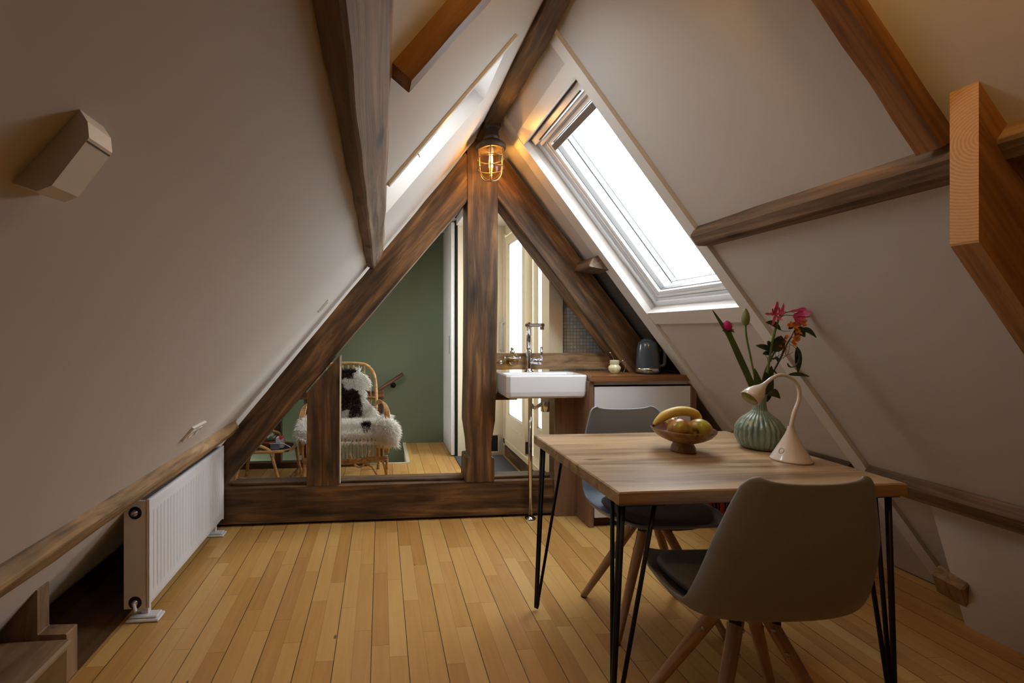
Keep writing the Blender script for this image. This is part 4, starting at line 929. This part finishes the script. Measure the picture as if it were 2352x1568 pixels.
for p0, p1, w_, dr in (((1.585, 1.70, 1.135), (1.500, 1.69, 1.152), .009, -.004), ((1.59, 1.70, 1.14), (1.612, 1.69, 1.195), .020, 0), ((1.585, 1.695, 1.13), (1.600, 1.685, 1.185), .018, 0), ((1.575, 1.70, 1.12), (1.555, 1.69, 1.175), .012, 0), ((1.57, 1.70, 1.12), (1.53, 1.69, 1.115), .007, -.006),
                      ((1.57, 1.70, 1.11), (1.555, 1.69, 1.085), .007, 0), ((1.60, 1.70, 1.11), (1.60, 1.69, 1.085), .006, 0), ((1.555, 1.695, .985), (1.535, 1.68, 1.05), .016, 0), ((1.553, 1.695, 1.0), (1.569, 1.69, 1.075), .012, 0), ((1.55, 1.69, .93), (1.560, 1.68, 1.06), .012, 0),
                      ((1.545, 1.69, .96), (1.588, 1.67, .925), .014, -.02), ((1.58, 1.70, 1.06), (1.60, 1.69, 1.035), .003, 0)): leaf(b, p0, p1, w_, dr)
b.build('leaves', GREENL, t)

# settle the whole bouquet into the vase neck
for o in [o for o in bpy.data.objects if o not in OLD]:
    f = .965
    if o.type == 'MESH':
        for v in o.data.vertices: v.co = v.co*f
    loc = o.matrix_basis.translation.copy()
    n_ = Vector((1.467, 1.64, .955))+(loc-Vector((1.527, 1.70, .955)))*f if o.parent is None else loc*f
    o.matrix_basis.translation = n_
# ------------------------------------------------------------------ desk lamp
dx_, dy_ = 1.440, 1.478
t = thing('desk_lamp', 'small white gooseneck desk lamp with cone base on the table', 'lamp', (dx_, dy_, .75))
b = MB(); b.lathe([(0, 0), (.059, 0), (.0615, .003), (.059, .007), (.047, .030), (.031, .062), (.017, .092), (.011, .108), (.009, .120)], (dx_, dy_, .7502), 48); b.build('cone_base', LAMPW, t)
P_ = bez([(dx_, dy_, .865), (1.452, dy_, .915), (1.472, dy_, .968), (1.466, dy_, 1.012), (1.436, dy_, 1.042), (1.398, dy_, 1.050), (1.366, dy_-.002, 1.039), (1.342, dy_-.003, 1.022)], 8)
b = MB(); b.tube(P_, .0062, 14); b.build('gooseneck', LAMPW, t)
hd = Vector((-.76, -.02, -.65)).normalized(); h0 = Vector((1.346, dy_-.003, 1.0255))
b = MB(); b.lathe([(.0062, 0), (.008, .012), (.013, .026), (.021, .040), (.028, .056), (.0315, .072), (.032, .086), (.030, .088), (.029, .084)], h0, 32, axis=hd); b.build('lamp_head', LAMPW, t)
b = MB(); b.lathe([(.0295, .085), (.025, .089), (0, .090)], h0, 32, axis=hd); b.build('lens', OLIVEG, t)
b = MB(); 
cyc = []
ang = math.radians(-170); nrm_r = lambda z: .074-(z-.007)*.82
for k in range(20):
    a = 2*PI*k/20; z = .036+.0085*math.sin(a); rr = .0446-(z-.034)*.52; th_ = ang+.0075*math.cos(a)/rr
    cyc.append((dx_+(rr+.0008)*math.cos(th_), dy_+(rr+.0008)*math.sin(th_), .7502+z))
b.tube(cyc, .0007, 5, closed=True)
for k in range(11):
    th_ = ang-.22+.030*k; rr = .0548; b.add([(dx_+rr*math.cos(th_), dy_+rr*math.sin(th_), .764), (dx_+rr*math.cos(th_+.02), dy_+rr*math.sin(th_+.02), .764), (dx_+(rr-.0012)*math.cos(th_+.02), dy_+(rr-.0012)*math.sin(th_+.02), .7655), (dx_+(rr-.0012)*math.cos(th_), dy_+(rr-.0012)*math.sin(th_), .7655)], [(0, 1, 2, 3)])
b.build('touch_ring', GREYM, t)

# ------------------------------------------------------------------ things on the floor behind the table
t = thing('red_crate', 'dark red slatted crate on the floor right of the cabinet, glimpsed under the table', 'crate', (2.10, 2.7, 0))
b = MB()
for k in range(6): b.box((1.99+k*.040, 2.60, .015), (2.018+k*.040, 2.612, .28), bev=.003)
b.box((1.985, 2.604, .02), (2.222, 2.614, .05)); b.box((1.985, 2.604, .24), (2.222, 2.614, .27))
b.build('front_slats', REDP, t)
b = MB(); b.box((1.985, 2.614, 0), (2.222, 2.80, .275), bev=.004); b.build('body', BLACKP, t)
t = thing('wooden_stool', 'low orange-brown wooden stool by the right slope behind the near chair', 'stool', (2.22, 2.02, 0))
b = MB(); b.box((2.02, 1.955, .205), (2.262, 2.13, .232), bev=.010); b.build('seat', BIRCH, t, grain=(1, 0, 0))
for x in (2.035, 2.205):
    b = MB(); b.box((x, 1.965, 0), (x+.04, 2.12, .206), bev=.004); b.build('side_panel', BIRCH, t, grain=(0, 0, 1))

# ------------------------------------------------------------------ landing: doors
d = sstruct('door_1', (1.18, 3.95, .18))
def leafdoor(nm_parent, xa, xb, y0, y1, gy0, gy1):
    zt_, gz0, gz1 = 2.10, .42, 2.02
    b = MB(); b.box((xa, y0, .18), (xb, y1, gz0)); b.box((xa, y0, gz1), (xb, y1, zt_)); b.box((xa, y0, gz0), (xb, gy0, gz1)); b.box((xa, gy1, gz0), (xb, y1, gz1)); struct('door_leaf', b, CREAM, nm_parent)
    b = MB(); q = .016
    for (a0, a1, c0, c1) in ((gy0, gy1, gz0, gz0+q), (gy0, gy1, gz1-q, gz1), (gy0, gy0+q, gz0, gz1), (gy1-q, gy1, gz0, gz1)): b.box((xa+.006, a0, c0), (xb-.006, a1, c1))
    struct('glazing_bead', b, FRAME, nm_parent)
    b = MB(); b.box(((xa+xb)/2-.003, gy0, gz0), ((xa+xb)/2+.003, gy1, gz1)); struct('pane', b, PANE, nm_parent)
    b = MB(); b.box((xa-.003, y0+.07, .325), (xa, y1-.07, .333)); struct('panel_groove', b, CREAM, nm_parent)
leafdoor(d, 1.185, 1.25, 3.655, 4.24, 3.73, 4.14); leafdoor(d, 1.255, 1.31, 3.20, 3.66, 3.30, 3.56)
b = MB(); b.box((1.19, 3.642, .19), (1.245, 3.656, .29), bev=.004); struct('draught_block', b, BLACKP, d)
b = MB(); b.tube([(1.30, 3.66, .18), (1.30, 3.66, 2.1)], .006, 8); struct('hinge_rod', b, FRAME, d)
b = MB(); b.tube(bez([(1.30, 3.86, 1.42), (1.285, 3.86, 1.41), (1.285, 3.86, 1.30), (1.30, 3.86, 1.29)], 5), .005, 8); struct('outer_handle', b, STEEL, d)
t = sstruct('door_2', (.70, 4.58, 0))
b = MB(); b.box((.672, 4.31, .012), (.708, 4.86, 2.25), bev=.002); struct('sliding_leaf', b, TRIMW, t)
b = MB(); b.box((.714, 4.300, 0), (.728, 4.86, 2.27)); struct('shadow_gap', b, DARKGAP, t)
b = MB(); b.box((.670, 3.95, 2.29), (.715, 4.86, 2.33), bev=.002); struct('track', b, BLACKS, t)
b = MB(); b.box((.668, 4.40, .98), (.672, 4.42, 1.16)); struct('flush_pull', b, STEEL, t)
t = thing('door_handle', 'tall steel pull handle on the cream end wall of the landing', 'handle', (1.17, 4.27, 1.0))
b = MB(); b.tube(bez([(1.205, 4.245, 1.28), (1.16, 4.245, 1.28), (1.150, 4.245, 1.27), (1.150, 4.245, 1.2), (1.150, 4.245, 1.0)], 6), .007, 10); b.tube([(1.16, 4.245, 1.28), (1.16, 4.3, 1.28)], .006, 8); b.tube([(1.15, 4.245, 1.02), (1.15, 4.3, 1.02)], .006, 8); b.build('grip', STEEL, t)
b = MB(); b.box((1.172, 4.282, 1.0), (1.182, 4.300, 1.34), bev=.002); b.build('back_plate', STEEL, t)
t = thing('wall_opening', 'small square dark opening with pale frame low in the cream end wall', 'opening', (1.10, 4.29, .03))
b = MB(); b.box((1.02, 4.293, .045), (1.125, 4.302, .20)); b.build('dark_inset', SKIRTG, t)
b = MB(); b.box((1.01, 4.285, .03), (1.14, 4.300, .045)); b.box((1.125, 4.285, .045), (1.14, 4.300, .205)); b.box((1.01, 4.285, .20), (1.14, 4.300, .21)); b.build('frame', CREAM, t)
one('doormat', 'grey doormat on the landing behind the king post', 'mat', MB().box((.70, 3.72, 0), (1.172, 4.285, .010), bev=.003), MAT_G)
# ------------------------------------------------------------------ stair rail parts
t = thing('stair_handrail', 'round wooden handrail on the green wall above the stairs', 'handrail', (.1, 4.80, .6))
b = MB(); b.tube([(-.15, 4.80, .50), (.0, 4.80, .598), (.235, 4.80, .752)], .019, 12); b.build('rail', REDWOOD, t, grain=(1, 0, .65))
b = MB(); b.lathe([(0, 0), (.030, 0), (.030, .008), (.012, .014), (0, .014)], (.13, 4.87, .625), 20, axis=(0, -1, 0)); b.tube([(.13, 4.86, .625), (.125, 4.81, .63), (.12, 4.80, .66)], .008, 8); b.build('bracket', BLACKS, t)
t = thing('balustrade', 'brown wooden balustrade around the stair opening behind the rattan chair', 'balustrade', (-.4, 4.1, 0))
for x0, x1 in ((-.935, -.875), (-.68, -.625), (-.045, .02)):
    b = MB(); b.box((x0, 4.075, .05), (x1, 4.13, .62), bev=.003); b.build('post', TIMBER, t, grain=(0, 0, 1))
b = MB(); b.box((-1.3, 4.07, .60), (.028, 4.135, .665), bev=.003); b.build('top_rail', TIMBER, t, grain=(1, 0, 0))
b = MB(); b.add([(-.2, 4.10, .60), (-.04, 4.10, .60), (-.2, 4.10, .48), (-.2, 4.11, .60), (-.04, 4.11, .60), (-.2, 4.11, .48)], [(0, 1, 2), (3, 5, 4), (0, 3, 4, 1), (1, 4, 5, 2), (2, 5, 3, 0)]); b.build('white_gusset', TRIMW, t)

# ------------------------------------------------------------------ rattan armchair with sheepskin
ax0, ay0 = -.29, 3.80
t = thing('rattan_armchair', 'curved rattan armchair on the landing seen between stud and king post', 'armchair', (ax0, ay0, 0))
def A(x, y, z): return (ax0+x, ay0+y, z)
b = MB()
back = bez([A(-.26, .14, .40), A(-.27, .20, .60), A(-.265, .25, .80), A(-.21, .27, .895), A(-.10, .275, .915), A(.10, .275, .915), A(.18, .27, .885), A(.235, .25, .80), A(.25, .20, .60), A(.24, .14, .40)], 6)
b.tube(back, .014, 10); b.tube(bez([A(-.265, .20, .62), A(0, .24, .63), A(.245, .20, .62)], 6), .008, 8); b.build('back_frame', RATTAN, t)
for k in range(9):
    x = -.20+.05*k; b = MB(); b.tube(bez([A(x*1.0, .16, .40), A(x, .23, .62), A(x*.95, .272, .90)], 5), .0065, 8); b.build('back_spindle', RATTAN, t)
for sgn in (-1, 1):
    b = MB()
    for k in range(4):
        q = .02*k; b.tube(bez([A(sgn*.245, .18, .58-q*.3), A(sgn*(.28+q*.3), .08, .615-q*.3), A(sgn*(.31+q*.5), -.05, .60-q*.3), A(sgn*(.325+q*.6), -.10-q*.2, .50), A(sgn*(.325+q*.6), -.12-q*.2, .36), A(sgn*(.33+q*.3), -.13, .22)], 6), .008, 8)
    b.build('armrest', RATTAN, t)
b = MB(); b.tube([A(-.30, -.14, .375), A(.32, -.14, .375)], .012, 10); b.tube(bez([A(-.30, -.14, .375), A(-.28, .1, .37), A(-.25, .17, .38)], 5), .012, 10); b.tube(bez([A(.32, -.14, .375), A(.28, .1, .37), A(.25, .17, .38)], 5), .012, 10); b.box(A(-.28, -.13, .365), A(.29, .16, .378)); b.build('seat', RATTAN, t)
b = MB()
for k in range(22):
    x = -.31+.029*k; b.tube(bez([A(x, -.15, .37), A(x*1.02, -.185, .34), A(x*1.03, -.19, .27), A(x*1.03, -.17, .20)], 4), .0062, 7)
b.build('front_cane_skirt', RATTAN, t)
b = MB()
for k in range(3): b.tube(bez([A(-.33, -.165, .200-.013*k), A(0, -.19, .185-.013*k), A(.345, -.165, .205-.013*k)], 6), .0085, 8)
b.build('woven_rail', RATTAND, t, grain=(1, 0, 0))
for x, y in ((-.31, -.15), (.335, -.15), (-.29, .14), (.27, .14)):
    b = MB(); b.tube(bez([A(x, y, .20), A(x*1.01, y-.01 if y < 0 else y+.02, .10), A(x*.99, y-.02 if y < 0 else y+.04, .0)], 5), .013, 10); b.build('leg', RATTAN, t)
b = MB()
for x in (-1, 1):
    b.tube(bez([A(x*.33, -.16, .06), A(x*.30, -.16, .16), A(x*.22, -.16, .185), A(x*.12, -.16, .18)], 5), .0085, 8)
b.tube([A(.10, -.15, .18), A(.22, -.16, .12), A(.285, -.17, .01)], .009, 8); b.tube([A(-.10, -.15, .18), A(-.22, -.16, .12), A(-.285, -.17, .01)], .009, 8)
b.tube(bez([A(.02, .08, .18), A(.06, .08, .08), A(.12, .08, .05), A(.17, .08, .12), A(.19, .08, .19)], 5), .009, 8)
b.build('leg_braces', RATTAN, t)
# sheepskin
b = MB(); base = []; R_ = random.Random(3)
def skin(u, v):     # u -1..1 across, v 0 top of back .. 1 front edge
    if v < .5:
        f = v/.5; z = .84-.42*f; y = .235-.10*f; hw = .13+.12*f+.04*math.sin(f*9)
        return Vector(A(-.025+u*hw, y-.03*(1-u*u), z)), Vector((.15*u, -1, .25)).normalized()
    f = (v-.5)/.5; z = .43+.015*math.sin(f*3)-(.10*max(0, f-.72)/.28)**1.0*1.0*(f > .72); y = .13-.31*min(1, f*1.15); hw = .27+.08*f
    x = -.01+u*hw*(1.18 if u > 0 else 1)
    z += .05*max(0, abs(u)-.7)/.3*(f > .2) - .10*max(0, (u-.86))/.14*(f > .5)
    return Vector(A(x, y, z)), Vector((.5*u**3, -.4-1.1*max(0, f-.7), 1-1.3*max(0, f-.7))).normalized()
nu, nv = 26, 60
rows = [[skin(-1+2*i/nu, j/nv)[0] for i in range(nu+1)] for j in range(nv+1)]
b.grid(rows)
def brown(p):
    x, z = p.x-ax0, p.z; n0 = noise.noise(p*22); nn = n0*.035; x += nn; z += nn*.7; y = p.y-ay0
    if y > .08 or z > .47:
        if z > .80 and x < .05: return True
        if .70 < z <= .80: return x < -.03
        if .60 < z <= .72: return x < .11
        if .47 < z <= .62: return x < .12 and not (z < .53 and x < .01)
    return (x-.17-nn*.6)**2/.040**2+(y+.12)**2/.055**2 < 1
def tuft(p, nrm, L, r, dk):
    side = nrm.cross(Vector((R_.gauss(0, 1), R_.gauss(0, 1), R_.gauss(0, 1)))).normalized(); s2 = nrm.cross(side)
    d = (nrm+side*R_.uniform(-.5, .5)+s2*R_.uniform(-.5, .5)+Vector((0, 0, -.15))).normalized(); p1 = p+d*L*.55; p2 = p1+(d+Vector((0, 0, -.55))+side*R_.uniform(-.3, .3)).normalized()*L*.5
    vs = []
    for q, rr in ((p, r), (p1, r*.7)):
        for k in range(3): a = 2*PI*k/3; vs.append(q+(side*math.cos(a)+s2*math.sin(a))*rr)
    vs.append(p2); b.add(vs, [(0, 1, 4, 3), (1, 2, 5, 4), (2, 0, 3, 5), (3, 4, 6), (4, 5, 6), (5, 3, 6)], 1 if dk else 0, True)
for i in range(17000):
    u, v = R_.uniform(-1, 1), R_.random()
    p, nr = skin(u, v); tuft(p, nr, R_.uniform(.026, .046), R_.uniform(.0014, .0026), brown(p))
for i in range(2600):     # fringe at the edges
    e = R_.choice((0, 1, 2)); v = R_.random(); u = R_.choice((-1, 1)) if e < 2 else R_.uniform(-1, 1)
    if e == 2: v = R_.choice((0, 1, 1))
    p, nr = skin(u, v); out = Vector((u if e < 2 else 0, -.6 if e == 2 and v == 1 else 0, 1 if (e == 2 and v == 0) else -.35)).normalized()
    tuft(p, (out+nr*.4).normalized(), R_.uniform(.03, .065), R_.uniform(.002, .0036), brown(p))
for i in range(3600):     # thick white lobe over the right front corner
    a, c = R_.uniform(0, 2*PI), R_.uniform(-1, 1); s_ = math.sqrt(1-c*c); nr = Vector((s_*math.cos(a), s_*math.sin(a), c)); p = Vector(A(.335, -.14, .385))+Vector((nr.x*.085, nr.y*.07, nr.z*.085))
    tuft(p, nr, R_.uniform(.03, .055), R_.uniform(.002, .0036), False)
o = one('sheepskin', 'shaggy white and dark brown sheepskin draped over the rattan armchair', 'sheepskin', b, [WOOLW, WOOLD])

# ------------------------------------------------------------------ rattan side table and its things
t = thing('rattan_side_table', 'small rattan side table seen under the left truss rafter', 'side table', (-.88, 3.75, 0))
hx, hy, hz = -.90, 3.74, .27
ring = [(hx+.20*math.copysign(abs(math.cos(a*PI/20))**.6, math.cos(a*PI/20)), hy+.15*math.copysign(abs(math.sin(a*PI/20))**.6, math.sin(a*PI/20)), hz) for a in range(40)]
b = MB(); b.tube(ring, .012, 10, closed=True); b.build('top_ring', RATTAN, t)
b = MB(); b.box((hx-.19, hy-.14, hz-.004), (hx+.185, hy+.14, hz+.004), bev=.002); b.build('tray', DARKB, t)
for pts in ([(-.95, 3.60, .32), (-.865, 3.60, .28), (-.84, 3.60, .22), (-.80, 3.60, .08), (-.775, 3.60, .0)], [(-.70, 3.82, .25), (-.675, 3.78, .15), (-.64, 3.72, .06), (-.635, 3.70, 0)], [(-1.06, 3.60, .26), (-1.10, 3.58, .12), (-1.12, 3.56, 0)], [(-1.06, 3.86, .26), (-1.10, 3.88, .12), (-1.12, 3.90, 0)]):
    b = MB(); b.tube(bez(pts, 5), .0125, 10); b.build('leg', RATTAN, t)
b = MB(); b.tube(bez([(-.83, 3.85, .30), (-.84, 3.83, .36), (-.90, 3.83, .38)], 5), .011, 8)
b.build('handle_loop', RATTAN, t)
b = MB(); b.tube(bez([(-.655, 3.74, .09), (-.70, 3.70, .04), (-.74, 3.66, .0)], 5), [.012, .018, .022, .024, .024, .022, .02, .018, .018, .018, .02], 10); b.build('wrapped_joint', RATTAND, t, grain=(1, 0, 0))
b = MB()
for k in range(9): b.tube(bez([(-.66, 3.74-.012*k, .055-.004*k), (-.82, 3.70-.018*k, .018), (-.95, 3.66-.02*k, .03+.002*k), (-1.12, 3.62-.022*k, .075-.004*k)], 6), .0055, 7)
b.build('lower_cane_shelf', RATTAN, t)
t = thing('succulent', 'pale variegated succulent in a terracotta pot on the rattan side table', 'plant', (-.895, 3.70, .275))
b = MB(); b.lathe([(0, 0), (.035, 0), (.055, .05), (.058, .055), (.05, .055), (.045, .045), (0, .045)], (-.895, 3.70, .275), 24, rf=lambda a, j, z: 1+.04*math.cos(a*14)); b.build('pot', TERRA, t)
b = MB()
for k in range(15):
    a = k*2.4; r_ = .07-.002*k; leaf(b, (-.885, 3.70, .325), (-.885+r_*math.cos(a), 3.70+r_*math.sin(a), .345+.0035*k), .012, 0, up=(0, 0, 1))
b.build('leaves', SUCC, t)
t = thing('card_box', 'small white box with red lid corner standing on the rattan side table', 'box', (-.80, 3.72, .275))
b = MB(); b.box((-.835, 3.69, .275), (-.775, 3.75, .355), bev=.001); b.build('box', PAPER, t)
b = MB(); b.add([(-.81, 3.688, .352), (-.765, 3.688, .362), (-.795, 3.688, .340), (-.81, 3.70, .372), (-.765, 3.70, .366), (-.795, 3.70, .34)], [(0, 1, 2), (3, 5, 4), (0, 3, 4, 1), (1, 4, 5, 2), (2, 5, 3, 0)]); b.build('red_flap', REDPAPER, t)
b = MB(); b.box((-.865, 3.64, .275), (-.80, 3.685, .320), bev=.001); one('small_book', 'small blue-grey book or box in front of the white box on the side table', 'book', b, PAPERG)
b = MB(); b.tube([(-.87, 3.63, .325), (-.76, 3.62, .328), (-.70, 3.60, .300)], .0025, 6); one('white_stick', 'thin white stick poking out over the edge of the rattan side table', 'stick', b, PAPER)

# ------------------------------------------------------------------ outside
t = thing('roof_vent', 'pale metal chimney cap outside seen through the big skylight', 'chimney', (2.35, 5.2, 1.5))
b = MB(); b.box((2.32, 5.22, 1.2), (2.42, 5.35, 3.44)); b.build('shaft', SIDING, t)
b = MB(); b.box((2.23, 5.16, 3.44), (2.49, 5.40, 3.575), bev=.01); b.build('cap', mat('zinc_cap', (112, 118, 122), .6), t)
for o in ROOTS:
    if '_w' in o: del o['_w']
